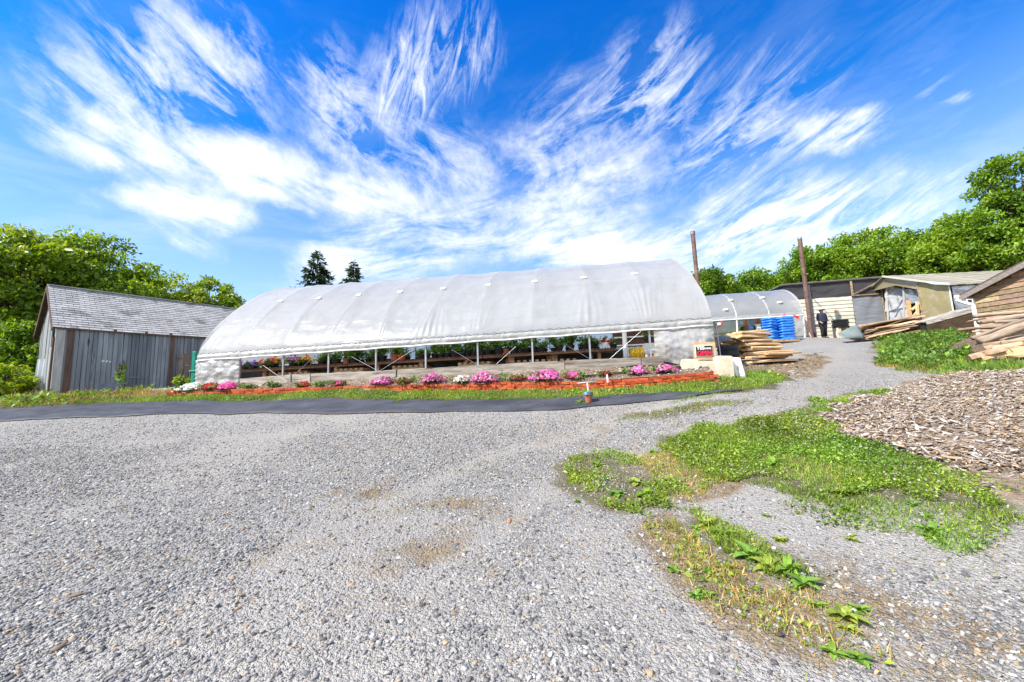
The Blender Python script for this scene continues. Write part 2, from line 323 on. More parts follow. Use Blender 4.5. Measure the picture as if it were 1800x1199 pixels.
for (a, b, wd, grain, amp, soft) in clouds:
    a0 = Vector(azel(*a)); b0 = Vector(azel(*b)); c0 = (a0 + b0) / 2; dv = b0 - a0; ang = math.atan2(dv.y, dv.x); hl = dv.length / 2 + wd * .5
    v = N(nt, 'ShaderNodeVectorMath', operation='SUBTRACT'); L(warp, v.inputs[0]); v.inputs[1].default_value = (c0.x, c0.y, 0)
    rt = N(nt, 'ShaderNodeVectorRotate', rotation_type='Z_AXIS'); rt.inputs['Angle'].default_value = -ang; L(v.outputs[0], rt.inputs[0])
    sc = N(nt, 'ShaderNodeVectorMath', operation='DIVIDE'); L(rt.outputs[0], sc.inputs[0]); sc.inputs[1].default_value = (hl, wd, 1)
    ln = N(nt, 'ShaderNodeVectorMath', operation='LENGTH'); L(sc.outputs[0], ln.inputs[0])
    fall = mth('SUBTRACT', 1.0, ln.outputs['Value'], clamp=True)
    # soft-edged bank, its density combed by the grain
    mr = N(nt, 'ShaderNodeMapRange', interpolation_type='SMOOTHSTEP'); L(fall, mr.inputs[0]); mr.inputs[1].default_value = .04; mr.inputs[2].default_value = .72
    k = mth('MULTIPLY_ADD', mth('SUBTRACT', grain, .5), 3.6 * min(amp, 1.1), soft * 1.35 - .33, clamp=True); k = mth('MULTIPLY', k, mr.outputs[0])
    tot = k if tot is None else mth('SUBTRACT', mth('ADD', tot, k), mth('MULTIPLY', tot, k))
fine = N(nt, 'ShaderNodeTexNoise', Scale=26, Detail=7, Roughness=.7); L(cmb.outputs[0], fine.inputs['Vector'])
tot = mth('MULTIPLY', tot, mth('MULTIPLY_ADD', mth('SUBTRACT', fine.outputs[0], .5), mth('MULTIPLY', mth('SUBTRACT', 1.3, tot), 1.9), .97), clamp=True)
over = mth('MULTIPLY', mth('MULTIPLY_ADD', sep.outputs[1], -2.2, .35, clamp=True), mth('MULTIPLY', mth('SUBTRACT', big, .30, clamp=True), 4.0, clamp=True))   # unseen cloud added overhead and behind the camera to whiten the ambient light
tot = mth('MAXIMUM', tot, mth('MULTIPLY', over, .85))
thin = mth('MULTIPLY', mth('MULTIPLY', mth('SUBTRACT', big, .46, clamp=True), mth('SUBTRACT', sD, .30, clamp=True)), 5.0, clamp=True)
lowhaze = mth('MULTIPLY', mth('SUBTRACT', .56, el, clamp=True), .98, clamp=True)
veil = mth('MULTIPLY', mth('MULTIPLY_ADD', mth('SUBTRACT', sE, .5), 1.0, .06, clamp=True), mth('MULTIPLY_ADD', el, -1.3, 1.1, clamp=True)); tot = mth('MAXIMUM', tot, veil); tot = mth('ADD', tot, lowhaze, clamp=True); tot = mth('MULTIPLY', tot, .95)
hs = N(nt, 'ShaderNodeHueSaturation', Hue=.498, Saturation=1.25, Value=1.25); L(sky.outputs[0], hs.inputs['Color'])
grad = ramp(nt, el, [(.0, (.62, 1.08, 1.42)), (.2, (.54, 1.12, 1.5)), (.45, (.30, 1.10, 1.62)), (.85, (.06, .92, 1.7))])
skyc = mixc(nt, 1.0, hs.outputs[0], grad, 'MULTIPLY')
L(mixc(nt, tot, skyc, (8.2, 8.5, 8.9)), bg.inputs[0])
# ================================================================== GROUND
def line3(pts, nstep=8):
    """smooth polyline through 3D points"""
    p = [np.array(q, float) for q in pts]; o = []
    for i in range(len(p) - 1):
        a = p[max(i-1, 0)]; b = p[i]; c = p[i+1]; d = p[min(i+2, len(p)-1)]
        for k in range(nstep):
            t = k / nstep; o.append(.5 * ((2*b) + (-a+c)*t + (2*a-5*b+4*c-d)*t*t + (-a+3*b-3*c+d)*t**3))
    o.append(p[-1]); return np.array(o)
GRASS_STRIP = [(60,716),(250,709),(400,706),(700,706),(960,704),(1040,700),(1150,695),(1280,689),(1340,682),(1374,668),(1374,656),(1340,652),(1310,654),(1258,667),(1150,677),(1050,684),(850,686),(700,687),(500,691),(300,697),(180,699),(100,703),(40,707)]
CLOVER = [(1170,770),(1260,748),(1400,722),(1500,694),(1570,684),(1560,700),(1480,712),(1436,732),(1480,762),(1560,787),(1640,822),(1720,862),(1775,885),(1760,902),(1640,892),(1560,892),(1470,884),(1400,868),(1300,852),(1230,830),(1170,800)]
WEEDY = [(995,806),(1085,796),(1160,846),(1215,868),(1205,892),(1130,885),(1155,925),(1060,890),(1000,850)]
LINE = [(1205,895),(1290,925),(1370,975),(1450,1042),(1430,1062),(1340,1010),(1260,962)]
STRAW = [(1090,800),(1240,790),(1290,850),(1260,880),(1200,880),(1160,850)]
STRAW2 = [(1120,920),(1200,910),(1300,990),(1420,1070),(1560,1150),(1540,1190),(1400,1140),(1280,1080),(1190,1010)]
SPARSE = [(1300,850),(1480,885),(1620,895),(1780,905),(1799,960),(1700,985),(1560,950),(1440,910)]
MEDIAN = [(1050,740),(1160,722),(1300,702),(1335,705),(1225,728),(1110,743)]
FEDGE = [(1170,709),(1300,689),(1312,692),(1200,709)]
BANK = [(1540,606),(1585,590),(1640,586),(1690,596),(1706,634),(1800,641),(1800,654),(1700,660),(1600,656),(1552,642)]
CHIPS = [(1572,690),(1600,672),(1700,659),(1799,656),(1799,897),(1775,885),(1720,860),(1640,820),(1560,785),(1480,760),(1440,732),(1490,714)]
DIRT1 = [(1290,640),(1440,620),(1450,640),(1400,665),(1330,655)]
BROWNWEED = [(0,704),(100,700),(200,690),(300,688),(300,700),(100,716),(0,722)]
PL = {k: poly(v) for k, v in dict(strip=GRASS_STRIP, clover=CLOVER, weedy=WEEDY, line=LINE, straw=STRAW, straw2=STRAW2, sparse=SPARSE, median=MEDIAN, fedge=FEDGE, bank=BANK, chips=CHIPS, dirt1=DIRT1, brown=BROWNWEED).items()}
PL['chips'] = np.r_[PL['chips'], np.zeros((0, 2))]
_e = PL['chips']; # the chip heap runs on past the right edge of the picture
PL['chips'] = np.array(list(_e[:4]) + [(_e[3][0] + 1.5, _e[3][1] - .3), (_e[4][0] + 3.5, _e[4][1] + .4)] + list(_e[4:]))
xs = np.r_[-400, -250, -150, -100, -70, -50, -40, -34, np.arange(-30, -15, .6), np.arange(-15, 15, .09), np.arange(15, 32, .5), 34, 40, 50, 70, 100, 150, 250, 400]
ys = np.r_[-300, -150, -80, -40, -20, -10, -6, -3, -1, np.arange(0, 1.2, .2), np.arange(1.2, 14, .08), np.arange(14, 26, .4), np.arange(26, 46, 1.5), 50, 60, 75, 100, 150, 250, 400, 700]
GX, GY = np.meshgrid(xs, ys); GZ = H(GX, GY)
DRIVE = np.array([tuple(G(*q_))[:2] for q_ in ((330, 1195), (640, 960), (900, 830), (1130, 755), (1300, 700), (1400, 650), (1440, 612))])
def ruts(x, y):
    """two worn wheel tracks of the drive, 0..1"""
    x = np.asarray(x, float); y = np.asarray(y, float); best = np.full(x.shape, 9.)
    for a_, b_ in zip(DRIVE[:-1], DRIVE[1:]):
        d_ = b_ - a_; t_ = np.clip(((x - a_[0]) * d_[0] + (y - a_[1]) * d_[1]) / (d_ @ d_), 0, 1); best = np.minimum(best, np.hypot(x - a_[0] - t_ * d_[0], y - a_[1] - t_ * d_[1]))
    best = best + (fbm(x, y, 1.1) - .5) * .5
    return np.exp(-((best - .72) / .24) ** 2) * np.clip(fbm(y, x, .8) * 2.2 - .25, 0, 1)
GZ -= ruts(GX, GY) * .022
GZ += np.where(np.hypot(GX, GY) < 22, (fbm(GX, GY, .9) - .5) * .05 + (vnoise(GX, GY, 4) - .5) * .012, 0)
jx = GX + (fbm(GX, GY, 1.7) - .5) * .9; jy = GY + (fbm(GY, GX, 1.9) - .5) * .9
def mask(*ks):
    m = np.zeros(GX.shape)
    for k in ks: m = np.maximum(m, inside(PL[k], jx, jy))
    return m
def blur(m, n=2):
    for _ in range(n): m = (m + np.roll(m, 1, 0) + np.roll(m, -1, 0) + np.roll(m, 1, 1) + np.roll(m, -1, 1)) / 5
    return m
m_gr = np.maximum(blur(mask('strip')), .44 * blur(mask('clover'))) ; m_gr = np.maximum(m_gr, .42 * blur(mask('bank'))); m_gr = np.maximum(m_gr, .38 * blur(mask('weedy'))); m_gr = np.maximum(m_gr, .4 * blur(mask('line', 'median'))); m_gr = np.maximum(m_gr, .12 * blur(mask('sparse')))
far = (np.hypot(GX, GY - 8) > 24) | (GX < -16) | ((GX > 15) & (GY < 16)) ; m_gr = np.maximum(m_gr, far * .9)
m_st = blur(mask('straw', 'straw2', 'dirt1', 'brown')); m_st = np.maximum(m_st, blur(mask('line', 'weedy')) * .5)
_d = lambda px, py, r: np.exp(-((GX - G(px, py).x) ** 2 + (GY - G(px, py).y) ** 2) / r ** 2)
_br = np.clip(fbm(GX, GY, 2.6) * 2.6 - .75, 0, 1.2); m_st = np.maximum(m_st, _br * np.maximum(.62 * _d(640, 875, .6), np.maximum(.5 * _d(800, 890, .75), .75 * _d(1560, 1110, .7)))); m_st = np.maximum(m_st, _br * np.maximum(.45 * _d(760, 960, .9), np.maximum(.35 * _d(1050, 760, 1.6), .3 * _d(420, 1000, .9))))
m_ch = blur(mask('chips'))
GZ += m_ch * .10 * (fbm(GX, GY, 1.2))
# floor inside the long greenhouse is bare earth
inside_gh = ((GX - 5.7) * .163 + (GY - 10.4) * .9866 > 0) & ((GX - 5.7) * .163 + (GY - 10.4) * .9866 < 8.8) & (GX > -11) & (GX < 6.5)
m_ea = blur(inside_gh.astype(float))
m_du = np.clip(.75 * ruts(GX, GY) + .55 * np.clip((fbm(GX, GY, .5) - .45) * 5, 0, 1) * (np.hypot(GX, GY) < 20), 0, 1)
nx = len(xs); ny = len(ys); idx = np.arange(nx * ny).reshape(ny, nx)
q = np.stack([idx[:-1, :-1], idx[:-1, 1:], idx[1:, 1:], idx[1:, :-1]], -1).reshape(-1, 4)
def groundmat():
    m, nt, out = newmat('yard_ground'); L = nt.links.new
    b = N(nt, 'ShaderNodeBsdfPrincipled', Roughness=.92); b.inputs['Specular IOR Level'].default_value = .2
    ge = N(nt, 'ShaderNodeNewGeometry'); pos = ge.outputs['Position']
    at = N(nt, 'ShaderNodeAttribute', attribute_name='cover'); sp = N(nt, 'ShaderNodeSeparateColor'); L(at.outputs['Color'], sp.inputs[0])
    at2 = N(nt, 'ShaderNodeAttribute', attribute_name='tint'); sp2 = N(nt, 'ShaderNodeSeparateColor'); L(at2.outputs['Color'], sp2.inputs[0])
    vo = N(nt, 'ShaderNodeTexVoronoi', Scale=40); L(pos, vo.inputs['Vector'])
    v2 = N(nt, 'ShaderNodeTexVoronoi', Scale=110); L(pos, v2.inputs['Vector'])
    s1 = N(nt, 'ShaderNodeSeparateColor'); L(vo.outputs['Color'], s1.inputs[0]); s2 = N(nt, 'ShaderNodeSeparateColor'); L(v2.outputs['Color'], s2.inputs[0])
    stops = [(0, (.13, .128, .126)), (.25, (.225, .22, .212)), (.5, (.32, .31, .29)), (.72, (.43, .415, .385)), (.88, (.56, .54, .49)), (1, (.42, .33, .23))]
    ca = ramp(nt, s1.outputs[0], stops); cb = ramp(nt, s2.outputs[0], stops)
    nb = N(nt, 'ShaderNodeTexNoise', Scale=.55, Detail=5, Roughness=.6); L(pos, nb.inputs['Vector'])
    gcol = mixc(nt, .5, ca, cb)
    gcol = mixc(nt, ramp(nt, nb.outputs[0], [(.42, (0, 0, 0)), (.68, (.42, .42, .42))]), gcol, (.40, .385, .36))   # paler dusty patches
    nd = N(nt, 'ShaderNodeTexNoise', Scale=1.1, Detail=6, Roughness=.65); L(pos, nd.inputs['Vector'])
    gcol = mixc(nt, ramp(nt, nd.outputs[0], [(.55, (0, 0, 0)), (.72, (.45, .45, .45))]), gcol, (.33, .27, .20))
    nf = N(nt, 'ShaderNodeTexNoise', Scale=9, Detail=6, Roughness=.7); L(pos, nf.inputs['Vector'])
    def cut(chan, lo=.25, hi=.75):
        a = N(nt, 'ShaderNodeMath', operation='ADD'); L(chan, a.inputs[0]); L(nf.outputs[0], a.inputs[1])
        return ramp(nt, a.outputs[0], [(.55 + lo * .5, (0, 0, 0)), (.55 + hi * .5, (1, 1, 1))])
    soil = ramp(nt, nf.outputs[0], [(.3, (.14, .095, .055)), (.6, (.34, .26, .16)), (.8, (.46, .38, .27))])
    turf = ramp(nt, nf.outputs[0], [(.3, (.075, .075, .03)), (.55, (.16, .15, .07)), (.75, (.29, .24, .13))])
    chip = ramp(nt, nf.outputs[0], [(.3, (.13, .09, .06)), (.55, (.36, .27, .19)), (.75, (.52, .46, .40))])
    gcol = mixc(nt, cut(sp2.outputs[1], .2, 1.3), gcol, mixc(nt, .35, (.40, .37, .325), gcol))
    c = mixc(nt, cut(sp.outputs[1], .2, .9), gcol, soil); c = mixc(nt, cut(sp.outputs[0], .1, .6), c, turf); c = mixc(nt, cut(sp.outputs[2]), c, chip)
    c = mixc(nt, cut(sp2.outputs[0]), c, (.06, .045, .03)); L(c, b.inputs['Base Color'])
    h = N(nt, 'ShaderNodeMath', operation='MULTIPLY_ADD'); L(vo.outputs['Distance'], h.inputs[0]); h.inputs[1].default_value = -.9; L(s1.outputs[1], h.inputs[2])
    h2 = N(nt, 'ShaderNodeMath', operation='MULTIPLY_ADD'); L(v2.outputs['Distance'], h2.inputs[0]); h2.inputs[1].default_value = -.5; L(h.outputs[0], h2.inputs[2])
    bp = N(nt, 'ShaderNodeBump', Strength=1, Distance=.022); L(h2.outputs[0], bp.inputs['Height']); L(bp.outputs[0], b.inputs['Normal'])
    L(b.outputs[0], out.inputs[0]); return m
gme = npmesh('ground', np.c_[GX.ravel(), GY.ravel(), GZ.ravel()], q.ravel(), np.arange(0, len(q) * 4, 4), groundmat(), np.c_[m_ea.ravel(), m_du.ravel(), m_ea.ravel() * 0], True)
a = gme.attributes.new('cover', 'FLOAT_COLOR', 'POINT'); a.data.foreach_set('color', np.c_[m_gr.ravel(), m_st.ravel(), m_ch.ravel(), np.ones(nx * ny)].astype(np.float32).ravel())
tag(link('ground', gme), kind='structure')
def gh_(x, y):
    x = np.asarray(x, float); y = np.asarray(y, float)
    return H(x, y) + np.where(np.hypot(x, y) < 22, (fbm(x, y, .9) - .5) * .05 + (vnoise(x, y, 4) - .5) * .012, 0) - ruts(x, y) * .022
def area_pts(key, per_m2, nscale=1.2, thr=0, jit=.25):
    pl = PL[key]; lo = pl.min(0); hi = pl.max(0); ar = (hi - lo).prod(); n = int(ar * per_m2)
    x = rng.uniform(lo[0], hi[0], n); y = rng.uniform(lo[1], hi[1], n)
    ok = inside(pl, x + (fbm(x, y, 2.2) - .5) * jit * 2, y + (fbm(y, x, 2.4) - .5) * jit * 2)
    if thr: ok &= fbm(x, y, nscale) + rng.normal(0, .05, n) > thr
    return x[ok], y[ok]
def cvar(n, cols, w=None, j=.18):
    c = np.array(cols)[rng.choice(len(cols), n, p=w)]; return np.clip(c * (1 + rng.normal(0, j, (n, 1))), .004, .95)
# ------------------------------------------------------------------ loose stones (near part of the yard)
SV = [(-.5,-.4,-.3),(.5,-.5,-.25),(.45,.4,-.3),(-.4,.5,-.25),(-.35,-.3,.25),(.3,-.4,.32),(.42,.28,.2),(-.3,.33,.3)]
SF = [(3,2,1,0),(4,5,6,7),(0,1,5,4),(1,2,6,5),(2,3,7,6),(3,0,4,7)]
n = 300000; yy = np.where(rng.random(n) < .68, 1.35 + 6.4 * rng.random(n) ** 1.25, 4.5 + 6.5 * rng.random(n) ** .7); xx = rng.uniform(-1.5, 1.5, n) * yy
jx_ = xx + (fbm(xx, yy, 1.7) - .5) * .9; jy_ = yy + (fbm(yy, xx, 1.9) - .5) * .9
cov = np.zeros(n)
for k, v in (('clover', .72), ('chips', 1), ('strip', 1), ('weedy', .6), ('straw', .55), ('straw2', .5), ('line', .5)): cov = np.maximum(cov, inside(PL[k], jx_, jy_) * v)
dd = lambda px, py, r: np.exp(-((xx - G(px, py).x) ** 2 + (yy - G(px, py).y) ** 2) / r ** 2)
cov = np.maximum(cov, .45 * np.clip(fbm(xx, yy, 2.6) * 2.6 - .75, 0, 1.2) * np.maximum(dd(640, 875, .6), dd(800, 890, .75)))
cov = np.maximum(cov, np.clip((fbm(xx, yy, .5) - .45) * 5, 0, 1) * .72); cov = np.maximum(cov, ruts(xx, yy) * .8)
cov = np.maximum(cov, np.clip((yy - 8) / 3, 0, .9)); ok = rng.random(n) > cov; xx = xx[ok]; yy = yy[ok]; n = len(xx)
sz = np.clip(rng.lognormal(math.log(.0108), .5, n) * np.where(yy > 5, 1.25, 1), .005, .034)
pos = np.c_[xx, yy, gh_(xx, yy) + sz * .12]
scl = np.c_[sz * rng.uniform(.8, 1.5, n), sz * rng.uniform(.7, 1.1, n), sz * rng.uniform(.35, .7, n)]
tint = cvar(n, [(.12,.118,.118),(.205,.20,.195),(.29,.28,.262),(.38,.365,.335),(.54,.52,.47),(.40,.29,.18)], [.20,.30,.27,.13,.045,.055], .13)
tag(link('gravel', scatter('gravel', SV, SF, pos, eul(rng.normal(0, .35, n), rng.normal(0, .35, n), rng.uniform(0, 6.28, n)), scl, tint, M_stone)), kind='stuff')
# ------------------------------------------------------------------ grass and clover
def clump(x, y): return np.clip(.55 + 1.0 * (fbm(x, y, 1.6) - .05), .5, 1.35)[:, None] * np.c_[.8 + .5 * fbm(y, x, .9), np.ones(len(x)), np.ones(len(x))]
BV = [(-.5,0,0),(.5,0,0),(-.32,.22,.55),(.32,.22,.55),(0,.62,1)]; BF = [(0,1,3,2),(2,3,4)]
def blades(x, y, h, wd, cols, w=None, lean=.45, j=.2):
    n = len(x); hh = h * rng.lognormal(0, .35, n) * (.55 + .9 * vnoise(x, y, 2.1))
    return (BV, BF, np.c_[x, y, gh_(x, y) - .004], eul(rng.normal(0, lean * .6, n), rng.normal(0, lean * .6, n), rng.uniform(0, 6.28, n)), np.c_[np.full(n, wd) * rng.uniform(.7, 1.3, n), hh * .8, hh], cvar(n, cols, w, j) * clump(x, y))
LV = [(0,0,0),(.5,.28,.10),(1,0,.06),(.5,-.28,.10),(.5,0,0)]; LF = [(0,4,1),(4,2,1),(0,3,4),(4,3,2)]
def leaflets(x, y, zlo, zhi, s, cols, w=None, tilt=.5, j=.2):
    n = len(x); return (LV, LF, np.c_[x, y, gh_(x, y) + rng.uniform(zlo, zhi, n)], eul(rng.normal(0, tilt, n), rng.normal(-.1, tilt, n), rng.uniform(0, 6.28, n)), s * rng.lognormal(0, .35, n) * (.6 + .8 * vnoise(x, y, 2.3)), cvar(n, cols, w, j) * clump(x, y))
GC = [(.15,.26,.022),(.22,.35,.035),(.29,.41,.06),(.10,.19,.02)]; YC = [(.50,.36,.10),(.58,.46,.18),(.36,.26,.07),(.30,.31,.06)]
x, y = area_pts('strip', 2300); x2, y2 = area_pts('strip', 600); x3, y3 = area_pts('strip', 300, 1.0, .5)
tag(link('lawn_grass', merge_np('lawn_grass', [blades(x, y, .05, .011, GC), leaflets(x2, y2, .02, .06, .035, GC), blades(x3, y3, .05, .01, YC)], M_grass)), kind='stuff')
x, y = area_pts('clover', 6000, 1.3, .38, .45); x2, y2 = area_pts('clover', 2600, .9, .42, .5); x4, y4 = area_pts('clover', 1500, 1.5, .54, .5)
x5, y5 = area_pts('weedy', 3600, 2.4, .47, .35); x6, y6 = area_pts('weedy', 1500, 2.4, .47, .35)
tag(link('clover', merge_np('clover', [leaflets(x, y, .015, .07, .026, GC), blades(x2, y2, .06, .006, GC), blades(x4, y4, .04, .006, YC), leaflets(x5, y5, .01, .07, .028, GC), blades(x6, y6, .06, .006, GC)], M_grass)), kind='stuff')
P8 = []
for k, (d_, h_, thr) in dict(line=(3600, .06, .36), straw=(2200, .035, .36), straw2=(1500, .045, .47), sparse=(3000, .05, .40), median=(1100, .05, .42), fedge=(1200, .05, .35)).items():
    x, y = area_pts(k, d_, 1.7, thr, .3); P8.append(blades(x, y, h_, .006, GC if k in ('line', 'sparse', 'fedge') else GC + YC, None, .55))
    x, y = area_pts(k, d_ * .6, 2.1, thr, .3); P8.append(leaflets(x, y, .005, .035, .024, GC))
for k, d_ in (('straw', 3200), ('straw2', 2400), ('line', 500), ('sparse', 250), ('weedy', 350), ('median', 400)):
    x, y = area_pts(k, d_, 1.4, .44, .3); P8.append(blades(x, y, .034, .0055, YC, None, .9))
# thin seedlings and dead bits lying across the open gravel
for px, py, r, nn, cc in ((850,825,.45,160,GC),(640,875,.5,180,YC+GC[:1]),(700,890,.4,90,GC),(870,905,.5,60,YC),(960,815,.35,120,GC),(560,965,.1,30,YC),(430,735,.6,60,GC),(120,742,.5,80,GC),(300,735,.8,60,GC),(700,730,.8,60,GC),(1690,1000,.6,120,GC+YC),(1770,1040,.5,80,GC+YC),(1480,1165,.3,70,GC+YC)):
    g = G(px, py); x = rng.normal(g.x, r, nn); y = rng.normal(g.y, r * .5, nn); P8.append(blades(x, y, .03, .006, cc, None, .7))
tag(link('sparse_grass', merge_np('sparse_grass', P8, M_grass)), kind='stuff')
# bank of weeds on the right and brown weeds along the shed
x, y = area_pts('bank', 900, .9, .47, .5); x2, y2 = area_pts('bank', 900, .8, .25, .3); x3, y3 = area_pts('bank', 1500, .9, .42, .5); DKG = [(.06,.13,.02),(.10,.20,.03),(.15,.27,.035),(.20,.34,.05)]
tag(link('bank_weeds', merge_np('bank_weeds', [leaflets(x, y, .02, .26, .085, DKG, None, .6), blades(x2, y2, .12, .013, GC + DKG[2:]), blades(x3, y3, .09, .013, YC)], M_grass)), kind='stuff')
x, y = area_pts('brown', 520, .9, .35, .3); x2, y2 = area_pts('brown', 420, .9, .52, .3); x3, y3 = area_pts('brown', 120, .9, .5, .3)
tag(link('dry_weeds', merge_np('dry_weeds', [blades(x, y, .15, .014, YC + [(.40,.24,.12), (.30,.17,.08)], None, .9), blades(x2, y2, .11, .014, GC), leaflets(x3, y3, .02, .2, .11, GC, None, .6)], M_grass)), kind='stuff')
# wood chips
CV = [(-.5,-.3,0),(.1,-.5,.08),(.5,-.1,0),(.3,.45,.06),(-.4,.4,.02),(-.45,-.25,.22),(.12,-.42,.3),(.44,-.05,.2),(.26,.4,.26),(-.36,.36,.24)]
CF = [(4,3,2,1,0),(5,6,7,8,9),(0,1,6,5),(1,2,7,6),(2,3,8,7),(3,4,9,8),(4,0,5,9)]
x, y = area_pts('chips', 1900, 1, 0, .5); n = len(x); ln = np.clip(rng.lognormal(math.log(.048), .5, n), .012, .15)
CHC = [(.38,.33,.28),(.48,.43,.38),(.30,.23,.17),(.21,.14,.085),(.44,.30,.16),(.11,.075,.05)]
e = [(scl_) for scl_ in ()]
parts = [(CV, CF, np.c_[x, y, gh_(x, y) + .02 + rng.uniform(0, .07, n)], eul(rng.normal(0, .32, n), rng.normal(0, .32, n), rng.normal(.35, .9, n)), np.c_[ln, ln * rng.uniform(.2, .5, n), ln * .28], cvar(n, CHC, [.27,.2,.22,.13,.11,.07]))]
for key, d_ in (('dirt1', 200), ('straw', 25), ('bank', 30)):
    x, y = area_pts(key, d_); n = len(x); ln = rng.lognormal(math.log(.06), .4, n); parts.append((CV, CF, np.c_[x, y, gh_(x, y) + .008], eul(rng.normal(0, .2, n), rng.normal(0, .2, n), rng.uniform(0, 6.28, n)), np.c_[ln, ln * .35, ln * .25], cvar(n, CHC)))
for px, py, r, nn in ((640,860,.5,36),(720,900,.7,40),(520,900,.6,24),(900,960,.9,40),(300,1050,.5,20),(420,930,.5,20),(1000,740,1.2,60)):
    g = G(px, py); x = rng.normal(g.x, r, nn); y = rng.normal(g.y, r * .7, nn); n = nn; ln = rng.lognormal(math.log(.032), .5, n); parts.append((CV, CF, np.c_[x, y, gh_(x, y) + .006], eul(rng.normal(0, .2, n), rng.normal(0, .2, n), rng.uniform(0, 6.28, n)), np.c_[ln, ln * .35, ln * .2], cvar(n, CHC + [(.40,.16,.08)])))
tag(link('wood_chips', merge_np('wood_chips', parts, M_tint)), kind='stuff')
# clover heads: small white balls on the green tongue
import itertools
ico = []; phi = (1 + 5 ** .5) / 2
for a_, b_ in itertools.product((-1, 1), (-phi, phi)): ico += [(0, a_, b_), (a_, b_, 0), (b_, 0, a_)]
ico = np.array(ico) / math.hypot(1, phi)
IF = [t for t in itertools.combinations(range(12), 3) if all(abs(np.linalg.norm(ico[t[i]] - ico[t[j]]) - 1.0515) < .02 for i, j in ((0, 1), (1, 2), (0, 2)))]
x, y = area_pts('clover', 95, 1.3, .52); g = G(1060, 858); x = np.r_[x, rng.normal(g.x, .16, 70)]; y = np.r_[y, rng.normal(g.y, .16, 70)]
x2, y2 = area_pts('strip', 28); x = np.r_[x, x2]; y = np.r_[y, y2]; n = len(x)
tag(link('clover_flowers', scatter('clover_flowers', ico, IF, np.c_[x, y, gh_(x, y) + rng.uniform(.05, .10, n)], eul(*rng.uniform(0, 3, (3, n))), rng.uniform(.006, .0105, n), cvar(n, [(.8,.78,.72),(.72,.66,.62)], None, .05), M_petal)), kind='stuff')
# broad-leaved weeds, each a rosette of its own
ROS = []
for v in range(3):
    parts = []; 
    for k in range(20):
        a_ = k * 2.4 + rng.random(); l_ = rng.uniform(.06, .19); up = rng.uniform(.25, 1.35); rows = []
        for t in np.linspace(0, 1, 6):
            wd = (.018 + .09 * l_) * math.sin(math.pi * min(1, t * .9 + .08)) * (.6 if t < .2 else 1.15); r = l_ * t * math.cos(up * (1 - .6 * t)); z = l_ * (math.sin(up) * t - .55 * t * t) + .01
            cx_, cy_ = r * math.cos(a_), r * math.sin(a_); px_, py_ = -math.sin(a_) * wd, math.cos(a_) * wd
            rows.append([(cx_ + px_, cy_ + py_, z + .014 + .006 * math.sin(t * 14 + k)), (cx_, cy_, z), (cx_ - px_, cy_ - py_, z + .014 + .006 * math.cos(t * 12 + k))])
        parts.append(rows)
    mb = MB()
    for rows in parts: mb.ct = tuple(np.array([(.20, .33, .04), (.15, .27, .04), (.27, .33, .05)][v]) * rng.uniform(.7, 1.4)); mb.grid(rows)
    ROS.append(mb)
for i, (px, py, s) in enumerate([(1135,872,1.25),(1085,870,1.1),(1120,850,1),(1360,820,1.3),(1330,822,1.1),(1240,925,1),(1270,945,1),(1320,985,1.15),(1350,1000,1.1),(1385,1010,1),(1412,1035,1.05),(1485,1085,1),(1050,815,1),(1240,790,1),(1480,870,1.1),(1150,795,.9),(1640,940,.9),(1545,690,1.6),(1505,700,1.4)] + [(int(rng.uniform(*a_)), int(rng.uniform(*b_)), rng.uniform(.35, .7)) for a_, b_ in [((1010,1190),(810,900)), ((1220,1440),(900,1060)), ((1200,1420),(780,860)), ((1420,1740),(860,960)), ((1150,1300),(920,1080)), ((1380,1560),(1040,1180))] for _ in range(7)]):
    g = G(px, py); mb = ROS[i % 3]
    if i < 3: o = mb.build('broadleaf_weed', M_grass); ROS[i] = (mb, o.data); me = o.data
    else: me = ROS[i % 3][1]; o = link('broadleaf_weed', me)
    o.location = (g.x, g.y, float(gh_(g.x, g.y)) - .005); o.rotation_euler = (0, 0, rng.uniform(0, 6)); s *= .7; o.scale = (s * rng.uniform(.8, 1.2), s, s * rng.uniform(.7, 1.25))
    tag(o, 'broad-leaved green weed rosette growing out of the gravel and clover', 'weed', 'broad-leaved weeds in the gravel')
# ------------------------------------------------------------------ black weed-control fabric lying along the lawn
top = [(-60,719),(0,716),(98,713),(220,709),(345,705),(520,703),(700,703),(850,703),(960,702),(1050,698),(1150,693),(1230,689.5),(1300,686.5)]
bot = [(-60,745),(0,742),(98,737),(220,733),(345,730),(520,728.5),(700,727),(850,724.5),(960,722),(1050,717),(1150,706),(1230,696),(1306,688)]
ta = line3([G(*p) for p in top], 14); ba = line3([G(*p) for p in bot], 14); mb = MB(); rows = []
for i in range(len(ta)):
    r_ = []
    for k in range(13):
        p = ta[i] * (1 - k / 12) + ba[i] * (k / 12); e_ = (k in (0, 12)) * .5
        ox = (vnoise(p[0], 3.3, 1.3) - .5) * .12 * (1 if k in (0, 12) else 0); x_, y_ = p[0], p[1] + ox
        r_.append((x_, y_, float(gh_(x_, y_)) + .014 + .035 * float(fbm(x_ + 3 * y_ * .2, y_ * 2, 2.1)) * (1 - e_)))
    rows.append(r_)
mb.grid(rows)
M_fab = mat('weed_fabric', (.028, .029, .034), (.075, .077, .088), 2.2, .62, .5, 7, (.6, 1.6, 1), spots=((.20, .19, .17), 7, .70), bdist=.03)
tag(mb.build('landscape_fabric', M_fab, solid=.006, smooth=True), 'long strip of black weed fabric lying between lawn and gravel', 'ground sheet')
